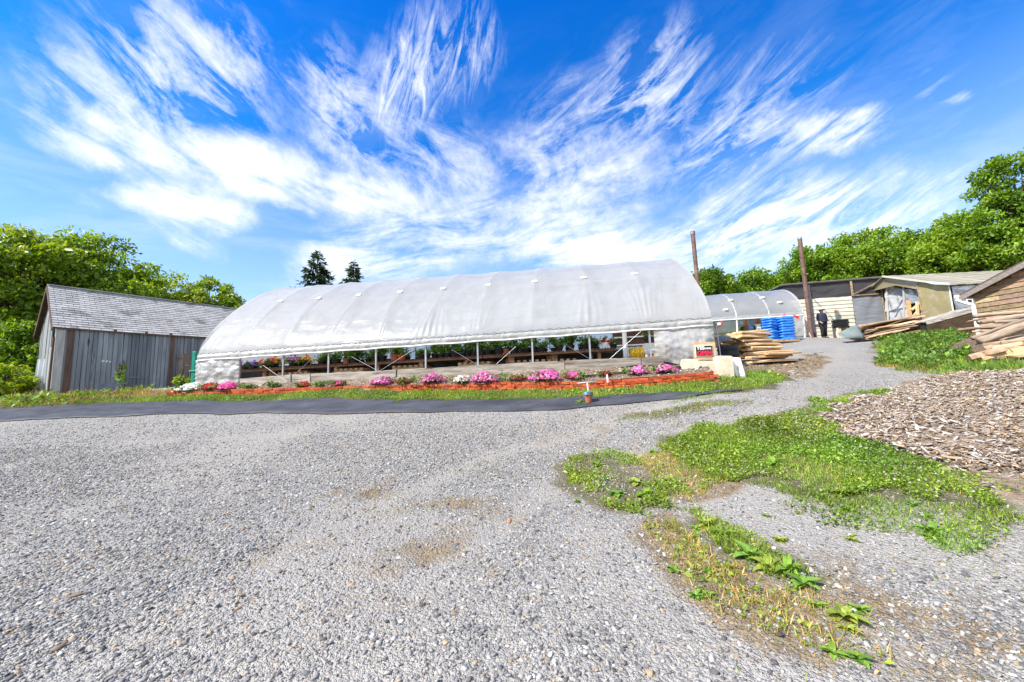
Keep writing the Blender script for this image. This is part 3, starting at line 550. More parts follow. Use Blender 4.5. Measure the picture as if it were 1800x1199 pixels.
# ================================================================== LONG GREENHOUSE
R0 = np.array((5.7, 10.4)); L0 = np.array((-11.27, 13.2)); LEN = float(np.linalg.norm(L0 - R0))
ex, ey = (L0 - R0) / LEN; nx_, ny_ = -ey * -1, -ex  # inward (away from the camera)
nx_, ny_ = ey, -ex
if ny_ < 0: nx_, ny_ = -nx_, -ny_
ZR = (CAMZ + 1.40, CAMZ + 1.16); ZB = (CAMZ + .31, CAMZ + .21); RISE = (3.38, 3.80); WID = 8.8
lerp = lambda a, b, t: a + (b - a) * t
def GHP(t, dpt, z=0):
    """t 0..1 from right to left along the near wall, dpt metres inward"""
    p = R0 + (L0 - R0) * t; return Vector((p[0] + nx_ * dpt, p[1] + ny_ * dpt, z))
def GHpx(px, py, off=0.0):
    """photo pixel -> point in the near wall's plane, off metres inward"""
    d = ray(px, py); o = Vector((0, 0, CAMZ)); p0 = GHP(0, off); nn = Vector((nx_, ny_, 0)); k = (p0 - o).dot(nn) / d.dot(nn); return o + d * k
def tOf(p): return float(((p.x - R0[0]) * ex + (p.y - R0[1]) * ey) / LEN)
def arch(u): return (1 - (1 - abs(u)) ** 1.4) ** (1 / 1.4) if abs(u) < 1 else 1.0
def roofz(t, dpt):
    u = dpt / (WID / 2); u = u if u <= 1 else 2 - u; return lerp(*ZR, t) + .22 + (lerp(*RISE, t) - .22) * arch(max(u, 0))
gh = thing('polytunnel_greenhouse', 'long white plastic covered greenhouse with open side above the brick bed', 'greenhouse', GHP(.5, 0, ZB[0] - .1))
NB = 10; NT = 360; coarse = [0, .01, .03, .06, .10, .15, .21, .28, .36, .45, .55, .66, .78, .92, 1.08, 1.25, 1.45, 1.7, 1.95, 2.25, 2.6, 3.0, 3.4, 3.85, 4.4]
prof = [0, .01, .025, .045] + [.07 + .033 * k for k in range(52)] + [1.85, 2.0, 2.2, 2.4, 2.65, 2.9, 3.2, 3.5, 3.85, 4.4] + [WID - q_ for q_ in coarse[-2::-1]]; hprof = coarse + [WID - q_ for q_ in coarse[-2::-1]]
rows = []
for i in range(NT + 1):
    t = i / NT; ph = (t * NB) % 1.0; dh = min(ph, 1 - ph); r_ = []          # dh: distance to nearest hoop in bays
    for dpt in prof:
        up = min(dpt, WID - dpt); lo = max(0, 1 - up / 1.3)
        sag = -.055 * math.sin(math.pi * ph) ** .8 * min(1, up * 3)
        gather = lo * (.5 - dh) ** 2 * 4 * .013 * (1.2 + math.sin(math.floor(t * NB + .5) * 7.7)) * math.sin((ph if ph < .5 else ph - 1) * (70 + 25 * math.sin(math.floor(t * NB + .5) * 2.3 + up * 2.1)) + up * 3 + 7 * math.floor(t * NB + .5)) * min(1, up * 8)
        bay = math.floor(t * NB); dz_ = (4 * ph * (1 - ph)) * 2.6; drape = .5 * (.011 * math.sin(up * 19 + dz_ + bay * 2.1 + math.sin(t * 61) * .8) + .009 * math.sin(up * 31 + dz_ * 1.7 + bay * 4.4 + math.sin(t * 83 + up * 2)) * (.5 + .5 * math.sin(up * 3 + bay * 1.3))) * math.sin(math.pi * ph) * max(0, 1 - up / 2.2) * min(1, up * 6)
        wr = (math.sin(t * 97 + up * 2.3) * math.sin(up * 4.1 - t * 53) + .6 * math.sin(t * 211 + up * 5 + math.sin(up * 7))) * .008 * min(1, up * 4)
        off = sag + gather + drape + wr; u = dpt / (WID / 2) - 1
        base = GHP(t, dpt, roofz(t, dpt)); r_.append(base + Vector((nx_ * u * off, ny_ * u * off, off * (.5 + .5 * (1 - abs(u))))))
    rows.append(r_)
mb = MB(); mb.grid(rows); mb.build('roof_cover', M_film, gh, smooth=True)
# folded band hanging below the lock channel, both sides
for side in (0, 1):
    rows = []
    for i in range(NT + 1):
        t = i / NT; zr = lerp(*ZR, t); r_ = []
        for k, zz in enumerate((.215, .16, .11, .06, .0)):
            o_ = .05 * math.sin(k / 4 * math.pi) + (float(fbm(t * 170, zz * 9, .7)) - .5) * .09 * (k > 0)
            d_ = (-.01 - o_) if side == 0 else WID + .01 + o_
            r_.append(GHP(t, d_, zr + zz))
        rows.append(r_)
    mb = MB(); mb.grid(rows); mb.build('folded_band', M_valance, gh, smooth=True)
    mb = MB(); mb.tube([GHP(i / 40, -.05 if side == 0 else WID + .05, lerp(*ZR, i / 40) + .012 * math.sin(i * 1.7)) for i in range(41)], .026, 8); mb.build('roll_up_pipe', M_pvc, gh, smooth=True)
    mb = MB(); mb.tube([GHP(i / 240, (-.035 if side == 0 else WID + .035) - .012 * (-1) ** (i // 2) * (1 if side == 0 else -1), lerp(*ZR, i / 240) + .228 + .014 * (-1) ** (i // 2)) for i in range(241)], .010, 5)
    mb.build('lock_wire', mat('lock_wire_grey', (.12, .12, .12), (.3, .3, .3), 20, .5, 0), gh)
M_wiredark = M_steel
for i in range(NB + 1):                                                     # hoops, sidewall posts
    t = min(max(i / NB, .004), .996)
    pr = [q_ for q_ in hprof if .05 <= q_ <= WID - .05]
    mb = MB(); mb.tube([GHP(t, q_ * .992 + .035, roofz(t, q_) - .075) for q_ in pr], .022, 6); mb.build('hoop', M_steel, gh, smooth=True)
    for dpt in (.03, WID - .03):
        p = GHP(t, dpt); mb = MB(); mb.bar((p.x, p.y, lerp(*ZB, t) - .3), (p.x, p.y, lerp(*ZR, t) + .26), .05, .05, (nx_, ny_, 0)); mb.build('side_post', M_steel, gh)
for q_ in (1.55, 3.2, WID / 2, WID - 3.2, WID - 1.55):
    mb = MB(); mb.tube([GHP(i / 20, q_, roofz(i / 20, q_) - .15) for i in range(21)], .02, 6); mb.build('purlin', M_steel, gh)
M_patch = mat('white_tape', (.82, .8, .76), (.9, .88, .84), 8, .6, .1)
for i in range(1, NB):
    for q_ in (1.62, 3.25):
        t = i / NB; c0 = GHP(t, q_, roofz(t, q_)); c1 = GHP(t, q_ + .2, roofz(t, q_ + .2)); _o = -.05 if q_ > 2 else 0; d_ = (c1 - c0).normalized(); al = Vector((ex, ey, 0)); nn = d_.cross(al)
        if nn.z < 0: nn = -nn
        mb = MB(); ctr = (c0 + c1) / 2 + nn * (.012 + _o); mm = Matrix((al, d_, nn)).transposed(); mb.box(ctr, (.19, .15, .03 if q_ < 2 else .012), mm @ Matrix.Rotation(random.uniform(-.25, .25), 3, 'Z')); mb.box(ctr + al * .02 + nn * .016, (.12, .17, .008), mm @ Matrix.Rotation(random.uniform(-.5, .5), 3, 'Z')); mb.build('tape_patch', M_patch, gh, bevel=.01)
# end walls of film with a door frame
for t, out in ((0.0, -1), (1.0, 1)):
    rows = []
    for q_ in np.linspace(.06, WID - .06, 41):
        zt = roofz(t, q_) - .04; zb = lerp(*ZB, t) - .1; rows.append([GHP(t, q_, zb + (zt - zb) * k / 12) + Vector((ex, ey, 0)) * ((float(fbm(q_ * 3, k * .4, .9)) - .5) * .09) for k in range(13)])
    mb = MB(); mb.grid(rows); mb.build('end_wall', M_film, gh, smooth=True)
    for a_, b_ in ((3.4, 3.4), (5.4, 5.4)):
        p = GHP(t, a_); mb = MB(); mb.bar((p.x, p.y, lerp(*ZB, t) - .1), (p.x, p.y, roofz(t, a_) - .1), .09, .05); mb.build('door_post', M_rawwood, gh)
def curtain(pxl, pxr, ztop_off, bottom, name, seed, flare=.06, off=-.02):
    tl, tr = tOf(GHpx(pxl, 640)), tOf(GHpx(pxr, 640)); rows = []; NN = 60
    for i in range(NN + 1):
        t = lerp(tr, tl, i / NN); zt = lerp(*ZR, t) + ztop_off; r_ = []; s_ = i / NN
        for k in range(25):
            v = k / 24; zb = bottom(s_); z = zt + (zb - zt) * v; e_ = 1 - abs(2 * s_ - 1)
            o_ = flare * math.sin(v * math.pi) * min(1, e_ * 3) + (float(fbm(s_ * 4 + seed + v * 3, v * 2.6 - s_ * 2, 1.6)) - .5) * .17 * min(1, e_ * 4 + .15)
            pull = (1 - min(1, e_ * 6)) * .02 * math.sin(v * 40)
            r_.append(GHP(t, off - o_ - pull, z))
        rows.append(r_)
    mb = MB(); mb.grid(rows); return mb.build(name, M_curtain, gh, smooth=True)
curtain(345, 421, -.02, lambda s: lerp(*ZB, 1) - .02, 'side_curtain', 3)
curtain(1153, 1259, -.02, lambda s: lerp(*ZB, 0) + .03 - .10 * math.sin(s * 5), 'side_curtain', 9, .10)
# far side: curtain let down all along
rows = [[GHP(i / 120, WID + .02 + (float(fbm(i * .3, k * .7, .8)) - .5) * .08, lerp(lerp(*ZB, i / 120) - .1, lerp(*ZR, i / 120), k / 8)) for k in range(9)] for i in range(0, 121)]
mb = MB(); mb.grid(rows); mb.build('side_curtain', M_film, gh, smooth=True)
# wooden baseboards (old, split), front and back
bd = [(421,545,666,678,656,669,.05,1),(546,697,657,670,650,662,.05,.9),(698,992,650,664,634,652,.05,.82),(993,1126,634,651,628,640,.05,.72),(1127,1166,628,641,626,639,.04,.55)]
for k, (xa, xb, ta_, ba_, tb_, bb_, th, tone) in enumerate(bd):
    nseg = 18; ft, fb = [], []
    for i in range(nseg + 1):
        s = i / nseg; px = lerp(xa, xb, s); nzt = (vnoise(px * .05, k, 2.1) - .5) * (3.4 if k == 1 else 1.4); yt = lerp(ta_, tb_, s) + nzt * (1 if 0 < i < nseg else 0); yb = lerp(ba_, bb_, s) + (vnoise(px * .06, k + 9, 1.9) - .5) * 2
        ft.append(GHpx(px, yt, -.05)); fb.append(GHpx(px, yb + 2.5, -.05))
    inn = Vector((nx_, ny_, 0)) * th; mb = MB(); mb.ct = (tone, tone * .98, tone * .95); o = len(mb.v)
    vs = []
    for a_, b_ in zip(ft, fb): vs += [b_, a_, a_ + inn, b_ + inn]
    fs = [(4*i+j, 4*i+(j+1) % 4, 4*i+4+(j+1) % 4, 4*i+4+j) for i in range(nseg) for j in range(4)] + [(0, 1, 2, 3), tuple(4*nseg + j for j in (3, 2, 1, 0))]
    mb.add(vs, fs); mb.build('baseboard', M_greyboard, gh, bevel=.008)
    if k in (0, 1):
        mb = MB(); a_ = GHpx(xb - 2 if k else xb - 35, (tb_ + bb_) / 2 + 4, -.07); mb.bar(a_ - Vector((0, 0, .25)), a_ + Vector((0, 0, .2)), .03, .03); mb.build('ground_stake', M_steel, gh)
mb = MB(); mb.bar(GHP(0, WID, lerp(*ZB, 0)), GHP(1, WID, lerp(*ZB, 1)), .05, .32); mb.build('baseboard', M_greyboard, gh)
# diagonal bracing wires
for (x0, y0, x1, y1, x2, y2) in ((462,642,504,671,545,634),(618,627,666,653,723,617),(795,615,858,653,907,609),(997,608,1058,643,1127,582)):
    for a_, b_ in (((x0, y0), (x1, y1)), ((x1, y1), (x2, y2))):
        mb = MB(); mb.tube([GHpx(*a_, -.03), GHpx(*b_, -.06)], .0048, 6); mb.build('brace_wire', M_steel, gh)
# dull red door of the heater room seen at the inner right end and white frame pieces
M_redbrown = mat('red_brown_panel', (.055, .025, .02), (.10, .05, .04), 3, .7, .1)
hr = thing('heater_cabinet', 'dark red-brown heater cabinet with white frame inside the right end of the greenhouse', 'cabinet', GHP(.07, 3.2, ZB[0]))
a_ = GHP(.135, 3.2, 0); b_ = GHP(.035, 3.2, 0); c_ = (a_ + b_) / 2; axm = Matrix((Vector((-ex, -ey, 0)), Vector((nx_, ny_, 0)), Vector((0, 0, 1)))).transposed()
mb = MB(); mb.box((c_.x, c_.y, ZB[0] + 1.25), (1.9, .5, .75), axm); mb.build('body', M_redbrown, hr, bevel=.02)
mb = MB()
for dx in (-.95, .95): 
    for dy in (-.22, .22): p = c_ + axm @ Vector((dx, dy, 0)); mb.bar((p.x, p.y, ZB[0] - .1), (p.x, p.y, ZB[0] + 1.0), .07, .07)
mb.bar(c_ + axm @ Vector((-.95, -.22, ZB[0] + .3)), c_ + axm @ Vector((.95, -.22, ZB[0] + .3)), .06, .06); mb.bar(c_ + axm @ Vector((-.95, -.22, ZB[0] + .3)), c_ + axm @ Vector((-.95, .22, ZB[0] + .3)), .06, .06); mb.bar(c_ + axm @ Vector((.95, -.22, ZB[0] + .3)), c_ + axm @ Vector((.95, .22, ZB[0] + .3)), .06, .06); mb.build('stand', M_white, hr)
mb = MB()
for dz in (.9, 1.2): mb.box((c_ + axm @ Vector((0, -.27, ZB[0] + dz))), (1.9, .03, .05), axm)
mb.build('trim', M_white, hr)
# ================================================================== PLANT BENCHES
ZBEN = lambda t: lerp(CAMZ + .99, CAMZ + .80, t)
BD0, BD1 = .75, 1.55
blab = ['slatted bench on thick posts at the left end, under purple and orange flowers', 'middle slatted plant bench under the pots between the second and third wires', 'slatted plant bench near the right end, under tall plants and the red flower']
edges = [tOf(GHpx(x, 640, BD0)) for x in (424, 612, 850, 1085)]
for k in range(3):
    t1, t0 = edges[k], edges[k + 1] + .002; b = thing('plant_bench', blab[k], 'bench', GHP((t0 + t1) / 2, (BD0 + BD1) / 2, ZBEN(t0) - .75), 'slatted benches inside the greenhouse')
    mb = MB(); ns = int((t1 - t0) * LEN / .085)
    for i in range(ns):
        t = t0 + (t1 - t0) * (i + .5) / ns; z = ZBEN(t); mb.ct = (random.uniform(.7, 1.4),) * 3; mb.bar(GHP(t, BD0 - .04, z), GHP(t, BD1 + .04, z), .05, .022)
    mb.build('slats', M_benchwood, b)
    for d_ in (BD0, BD1):
        mb = MB(); mb.bar(GHP(t0, d_, ZBEN(t0) - .055), GHP(t1, d_, ZBEN(t1) - .055), .04, .07); mb.build('rail', M_benchwood, b)
    for i in range(3):
        for d_ in (BD0 + .12, BD1 - .12):
            t = lerp(t0, t1, (i + .35) / 3.0 + .05 * (d_ > 1)); p = GHP(t, d_); mb = MB(); tn = random.uniform(1.5, 3.6); mb.ct = (tn, tn * 1.08, tn * 1.05); mb.bar((p.x, p.y, lerp(*ZB, t) - .25), (p.x, p.y, ZBEN(t) - .092), random.choice((.09, .14, .19)), .14); mb.build('leg', M_benchwood, b)
# pallets and low crates kept under the benches
M_pallet = mat('pallet_wood', (.30, .16, .08), (.56, .38, .22), 4, .85, .3, rnd=.2)
pal0 = thing('pallet', 'wooden pallet lying on the earth floor beneath the plant benches', 'pallet', (0, 0, 0), 'pallets under the greenhouse benches')
mb = MB()
for i in range(6): mb.box((-.5 + i * .2, 0, .135), (.11, .8, .022))
mb.build('deck', M_pallet, pal0)
mb = MB()
for y_ in (-.35, 0, .35): mb.box((0, y_, .075), (1.1, .09, .098))
mb.build('runner', M_pallet, pal0)
rot = math.atan2(ey, ex)
for i, (px, d_, up) in enumerate(((527, .95, .12), (625, 1.0, .16), (725, .95, .16), (840, 1.0, .16), (930, 1.1, .14), (600, 1.7, .1), (985, 1.2, .12))):
    o = pal0 if i == 0 else copy_tree(pal0); t = tOf(GHpx(px, 650, d_)); o.location = GHP(t, d_, lerp(*ZB, t) - .03); o.rotation_euler = (0, 0, rot + random.uniform(-.08, .08)); o.scale = (1, 1, 2.4 + 5 * up)
crate_lab = 'black plastic crate in the shade under the plant benches'; crate0 = None
mbc = MB(); mbc.box((0, 0, .01), (.6, .42, .02))
for sx_, sy_, wx, wy in ((0, .2, .6, .02), (0, -.2, .6, .02), (.29, 0, .02, .38), (-.29, 0, .02, .38)): mbc.box((sx_, sy_, .27), (wx, wy, .50))
for i in range(17):
    if crate0 is None: crate0 = o = mbc.build('plastic_crate', M_black)
    else: o = crate0.copy(); C.objects.link(o)
    t = lerp(edges[3] + .015, edges[0] + .05, i / 16); o.location = GHP(t, 1.9 + .06 * (i % 3), lerp(*ZB, t) - .03); o.rotation_euler = (0, 0, rot + random.uniform(-.1, .1)); o.scale = (1.9, 1, random.uniform(1.35, 1.6)); tag(o, crate_lab, 'crate', 'black crates under the greenhouse benches')
# ================================================================== POTS ON THE BENCHES
def pot_mb(r, h):
    mb = MB(); mb.lathe([(r * .72, 0), (r * .98, h * .82), (r * 1.08, h * .82), (r * 1.1, h), (r * .99, h), (r * .95, h * .8), (r * .1, h * .8)], n=14); return mb
def foliage(parent, n, rx, h, z0, s, cols, seed, name='foliage', up=.0):
    g = np.random.default_rng(seed); k = max(3, n // 26); cc = np.c_[g.normal(0, rx * .5, (k, 2)), z0 + h * g.uniform(.1, .9, k)]
    p = cc[g.integers(0, k, n)] + g.normal(0, 1, (n, 3)) * (rx * .28, rx * .28, h * .16); p[:, 2] = np.maximum(p[:, 2], z0 - .03)
    t = np.clip(np.array(cols)[g.integers(0, len(cols), n)] * (1 + g.normal(0, .25, (n, 1))), .004, .9)
    me = scatter(name, LV, LF, p, eul(g.normal(0, .7, n), g.normal(-.2, .7, n), g.uniform(0, 6.28, n)), s * g.lognormal(0, .3, n), t, M_leaf); return link(name, me, parent)
PET = [(0, 0, -.12)] + [(math.cos(k * 2 * math.pi / 10) * (1 if k % 2 == 0 else .8), math.sin(k * 2 * math.pi / 10) * (1 if k % 2 == 0 else .8), .16) for k in range(10)]
PEF = [(0, k + 1, (k + 1) % 10 + 1) for k in range(10)]
def blossoms(parent, n, rx, rz, zc, s, cols, seed, name='blossoms'):
    g = np.random.default_rng(seed); th = g.uniform(0, 6.28, n); cz = g.uniform(.02, 1, n); rr = np.sqrt(1 - cz ** 2) * g.uniform(.72, 1.06, n)
    bump = (1 + .16 * np.sin(th * 3 + seed)) * (.86 + .3 * vnoise(th * 1.3 + seed, cz * 3, 1.5)) ; p = np.c_[rx * rr * np.cos(th) * bump, rx * rr * np.sin(th) * bump, zc + rz * cz * g.uniform(.6, 1.15, n) * (.75 + .5 * vnoise(np.cos(th) * 2 + seed, np.sin(th) * 2, 1.2))]
    tilt = np.arccos(np.clip(cz, 0, 1)) * .9; rot_ = eul(g.normal(0, .3, n), tilt + g.normal(0, .3, n), th)
    t = np.clip(np.array(cols)[g.integers(0, len(cols), n)] * (1 + g.normal(0, .10, (n, 1))), .004, .92)
    return link(name, scatter(name, PET, PEF, p, rot_, s * g.uniform(.7, 1.15, n), t, M_petal), parent)
DG = [(.08, .17, .03), (.14, .27, .045), (.20, .34, .07), (.055, .12, .025)]
PUR = [(.22, .05, .55), (.32, .10, .66), (.14, .03, .38)]; RED = [(.50, .02, .025), (.62, .05, .05)]; ORA = [(.80, .28, .03), (.85, .42, .05)]; PNK = [(.74, .18, .46), (.80, .34, .58), (.66, .12, .38)]
WHP = [(.85, .70, .70), (.84, .78, .74), (.80, .52, .55)]; DRD = [(.30, .015, .02), (.42, .02, .03), (.20, .02, .02)]; MAG = [(.80, .08, .34), (.85, .18, .46)]; WHT = [(.86, .84, .82), (.82, .80, .76)]
def potted(kind, label, group):
    o = thing('potted_plant', label, 'potted plant', (0, 0, 0), group)
    if kind == 'bushy': pot_mb(.13, .17).build('pot', M_black, o, smooth=False); foliage(o, 260, .17, .30, .16, .075, DG, 1)
    if kind == 'low': pot_mb(.12, .15).build('pot', M_black, o); foliage(o, 190, .15, .18, .14, .065, DG, 2)
    if kind == 'terra': pot_mb(.12, .17).build('pot', M_terra, o); foliage(o, 200, .14, .28, .16, .07, DG, 3)
    if kind == 'tall': pot_mb(.15, .18).build('pot', M_black, o); foliage(o, 420, .24, .55, .2, .10, DG, 4)
    if kind == 'redpot': pot_mb(.14, .2).build('pot', mat('red_plastic', (.5, .06, .02), (.6, .09, .03), 5, .5, 0), o); foliage(o, 150, .15, .2, .18, .07, DG, 5)
    if kind in ('purple', 'redyel', 'orange', 'pinkish'):
        pot_mb(.13, .14).build('pot', M_black, o); foliage(o, 200, .19, .17, .10, .065, DG, 6)
        blossoms(o, 46, .22, .20, .14, .042, dict(purple=PUR, redyel=RED + ORA, orange=ORA, pinkish=PNK + PUR[1:2])[kind], 7)
    return o
protos = {}
lab = dict(bushy='bushy green plant in a black nursery pot on the slatted bench', low='low leafy green plant in a black pot on the slatted bench', terra='green plant in a terracotta coloured pot on the slatted bench', tall='tall broad plant reaching the plastic band, in a wide black pot',
           redpot='green plant in a bright red pot on the slatted bench', purple='purple flowers in a pot at the left end of the bench', redyel='red and yellow flowers in a pot next to the purple ones', orange='orange flowers in a pot in the left part of the bench', pinkish='pink and mauve flowers in a pot beside the orange flowers')
spots = [(432,'purple'),(447,'purple'),(468,'redyel'),(483,'redyel'),(516,'pinkish'),(529,'orange'),(538,'orange'),(566,'low'),(574,'bushy'),(592,'low'),(609,'terra'),(622,'bushy'),(635,'tall'),(648,'low'),(660,'bushy'),(672,'bushy'),(694,'terra'),(706,'redpot'),(716,'low'),(741,'low'),(750,'low'),(765,'bushy'),(776,'bushy'),(787,'bushy'),(800,'bushy'),(812,'low'),(823,'bushy'),(834,'bushy'),(846,'bushy'),(858,'low'),(868,'bushy'),(878,'bushy'),(890,'terra'),(903,'bushy'),(915,'low'),(924,'low'),(938,'bushy'),(953,'low'),(974,'tall'),(984,'low'),(1003,'tall'),(1028,'low'),(1038,'low'),(1046,'low'),(1079,'low')]
lastof = {k: sum(1 for s_ in spots if s_[1] == k) for k in lab}
for i, (px, kd) in enumerate(spots):
    if kd in protos: o = copy_tree(protos[kd])
    else: o = protos[kd] = potted(kd, lab[kd], 'potted plants on the greenhouse benches')
    d_ = BD0 + random.choice((.18, .3, .5)); t = tOf(GHpx(px, 620, d_)); o.location = GHP(t, d_, ZBEN(t) + .011); o.rotation_euler = (0, 0, random.uniform(0, 6)); s = random.uniform(.95, 1.35); o.scale = (s, s, s)
    if kd == 'tall': o.scale = (s * .8, s * .8, s * .8)
for i in range(26):                                                         # a second row further in, seen between the front pots
    kd = ('bushy', 'low', 'tall', 'terra')[i % 4]; o = copy_tree(protos[kd]); d_ = BD1 - .12 - .2 * (i % 2); t = lerp(edges[3] + .02, edges[0] - .16, (i + random.random()) / 26)
    o.location = GHP(t, d_, ZBEN(t) + .011); o.rotation_euler = (0, 0, random.uniform(0, 6)); s = random.uniform(.6, .95); o.scale = (s, s, s); o['label'] = 'back row green plant in a pot behind the front pots on the bench'
# red begonia hanging at the right end
hb = thing('hanging_basket', 'red flowering plant with a red pot above the right end of the bench', 'hanging plant', tuple(GHpx(1064, 606, .6)))
mb = pot_mb(.11, .14); mb.v = [Vector(v) + hb.location - Vector((0, 0, .08)) for v in mb.v]; mb.build('pot', protos['redpot'].children[0].data.materials[0], hb)
foliage(hb, 70, .12, .16, .04, .07, [(.2, .32, .06), (.12, .22, .04)], 21); b_ = blossoms(hb, 30, .16, .2, .02, .05, RED, 22)
zt_ = roofz(.11, .6); mb = MB(); mb.tube([hb.location + Vector((0, 0, .05)), Vector((hb.location.x, hb.location.y, zt_ - .1))], .006, 5); mb.build('hanging_wire', M_steel, hb)
# white post, hose reel, white box with green plant
a_ = GHpx(1100, 630, .45); mb = MB(); mb.tube([(a_.x, a_.y, ZB[0] - .2), (a_.x + .01, a_.y, ZR[0] + .3)], [.075, .068], 12); tag(mb.build('pvc_post', M_pvc, smooth=True, loc=(a_.x, a_.y, ZB[0])), 'thick white plastic post standing inside the open side near the right end', 'post')
for px_, y0_ in ((1091, 632), (1146, 586)):
    pass
hr_ = thing('hose_reel', 'coil of yellow hose on a reel behind the baseboard near the right end', 'hose', tuple(GHpx(1118, 625, .7)))
M_yel = mat('yellow_hose', (.72, .42, .01), (.80, .52, .03), 6, .5, 0)
mb = MB()
for k in range(9):
    r_ = .20 + .02 * (k % 3); off = Vector((-ex, -ey, 0)) * (k * .045 - .18)
    mb.tube([hr_.location + off + Vector((nx_, ny_, 0)) * (r_ * math.cos(q_)) + Vector((0, 0, r_ * math.sin(q_))) for q_ in np.linspace(0, 6.28, 19)], .021, 6, False)
mb.build('hose', M_yel, hr_, smooth=True)
mb = MB(); axv = Vector((-ex, -ey, 0))
for sgn in (-1, 1):
    c_ = hr_.location + axv * (.25 * sgn)
    mb.tube([c_ + Vector((nx_, ny_, 0)) * (.27 * math.cos(q_)) + Vector((0, 0, .27 * math.sin(q_))) for q_ in np.linspace(0, 6.28, 19)], .012, 5, False)
    for q_ in (-.25, .25): mb.tube([c_, c_ + Vector((nx_, ny_, 0)) * q_ + Vector((0, 0, -.45))], .014, 6)
mb.tube([hr_.location - axv * .25, hr_.location + axv * .25], .05, 8); mb.build('frame', M_white, hr_)
bx_ = thing('storage_box', 'pale box on legs with a low green plant on top, beside the right curtain', 'box', tuple(GHpx(1142, 629, .5)))
p = bx_.location; zz = ZB[0]; axb = Matrix((Vector((-ex, -ey, 0)), Vector((nx_, ny_, 0)), Vector((0, 0, 1)))).transposed()
mb = MB(); mb.box((p.x, p.y, zz + .55), (.30, .35, .32), axb); mb.build('body', M_white, bx_, bevel=.015)
mb = MB()
for dx in (-.12, .12):
    for dy in (-.14, .14): q_ = Vector((p.x, p.y, 0)) + axb @ Vector((dx, dy, 0)); mb.bar((q_.x, q_.y, zz - .1), (q_.x, q_.y, zz + .39), .05, .05)
mb.build('leg', M_rawwood, bx_)
o = copy_tree(protos['low']); o.location = (p.x, p.y, zz + .711); o['label'] = 'low dark green plant standing on the pale box by the right curtain'
# ================================================================== FLOWER BED AND BRICK EDGING
bt = [(298,697,689,12.2),(345,694,687,12.0),(500,691,682.5,11.5),(700,686,676.5,10.9),(850,685.5,673,10.4),(960,686.5,671,9.9),(1050,684.5,666.5,9.5),(1150,678.5,659.5,9.2),(1256,669,653,9.0)]
bb = line3([tuple(P(a_, b_, d_)) for a_, b_, c_, d_ in bt], 12); bu = line3([tuple(P(a_, c_, d_)) for a_, b_, c_, d_ in bt], 12)
seg = np.r_[0, np.cumsum(np.hypot(*(np.diff(bb[:, :2], axis=0).T)))]; TOT = seg[-1]
def at_(arr, s): return np.array([np.interp(s, seg, arr[:, k]) for k in range(3)])
mb = MB(); BLn = .215; ch = .068
s = 0.0
BC = [(1, .95, .9), (.85, .8, .8), (1.12, 1.1, 1.1), (.7, .62, .6), (1.0, 1.15, 1.1)]
for lay in range(5):
    s = -(lay % 2) * BLn / 2
    while s < TOT:
        m_ = min(max(s + BLn / 2, 0), TOT); bz = at_(bb, m_)[2] - .05; tz = at_(bu, m_)[2]; z0 = bz + lay * ch
        if z0 + ch < tz + .02 and 0 <= s + BLn / 2 <= TOT:
            p = at_(bb, m_); d_ = at_(bb, min(m_ + .1, TOT)) - at_(bb, max(m_ - .1, 0)); an = math.atan2(d_[1], d_[0]) + random.gauss(0, .03)
            mb.ct = random.choice(BC) if random.random() > .07 else (.55, .75, .85)
            mb.box((p[0] + random.gauss(0, .006) , p[1] + random.gauss(0, .008), z0 + ch / 2 + random.gauss(0, .003)), (BLn * .985, .10, ch * .96), Matrix.Rotation(an, 3, 'Z') @ Matrix.Rotation(random.gauss(0, .02), 3, 'Y'))
        s += BLn
M_brick = mat('brick', (.36, .06, .022), (.60, .13, .045), 9, .88, .4, 40, tint=True, spots=((.36, .22, .17), 6, .70))
tag(mb.build('brick_edging', M_brick, bevel=.005), 'low dry-laid red brick wall edging the flower bed along the greenhouse', 'brick wall')
# loose bricks at its left end
for k, (px, py, a_) in enumerate(((300, 692, .4), (307, 688.5, 1.5))):
    p = P(px, py, 12.15 + .2 * k); mb = MB(); mb.box(p, (.20, .10, .08), Matrix.Rotation(a_, 3, 'Z') @ Matrix.Rotation(.2, 3, 'Y')); tag(mb.build('loose_brick', M_brick, loc=tuple(p), bevel=.006), ['loose orange brick tilted at the left tip of the brick edging', 'loose brick lying on top of the left tip of the brick edging'][k], 'brick', 'loose bricks')
rows = []
for i in range(len(bu)):
    s_ = i / (len(bu) - 1); a_ = bu[i]; t = lerp(1.0, 0.02, s_); q_ = GHP(min(t, .995), -.06, lerp(*ZB, t) + .02)
    r_ = []
    for k in range(11):
        v = k / 10; p = Vector(a_) * (1 - v) + q_ * v; r_.append((p.x, p.y, p.z - .02 * (v < .01) + (float(fbm(p.x * 3, p.y * 3, 1.1)) - .45) * .06 * min(1, v * 6) * min(1, (1 - v) * 6) - .01))
    rows.append(r_)
M_bed = mat('bed_mulch', (.10, .062, .04), (.33, .24, .165), 16, .95, .8, 50, spots=((.62, .56, .48), 11, .62), bdist=.04)
mb = MB(); mb.grid(rows); tag(mb.build('flower_bed', M_bed, smooth=True), kind='structure')
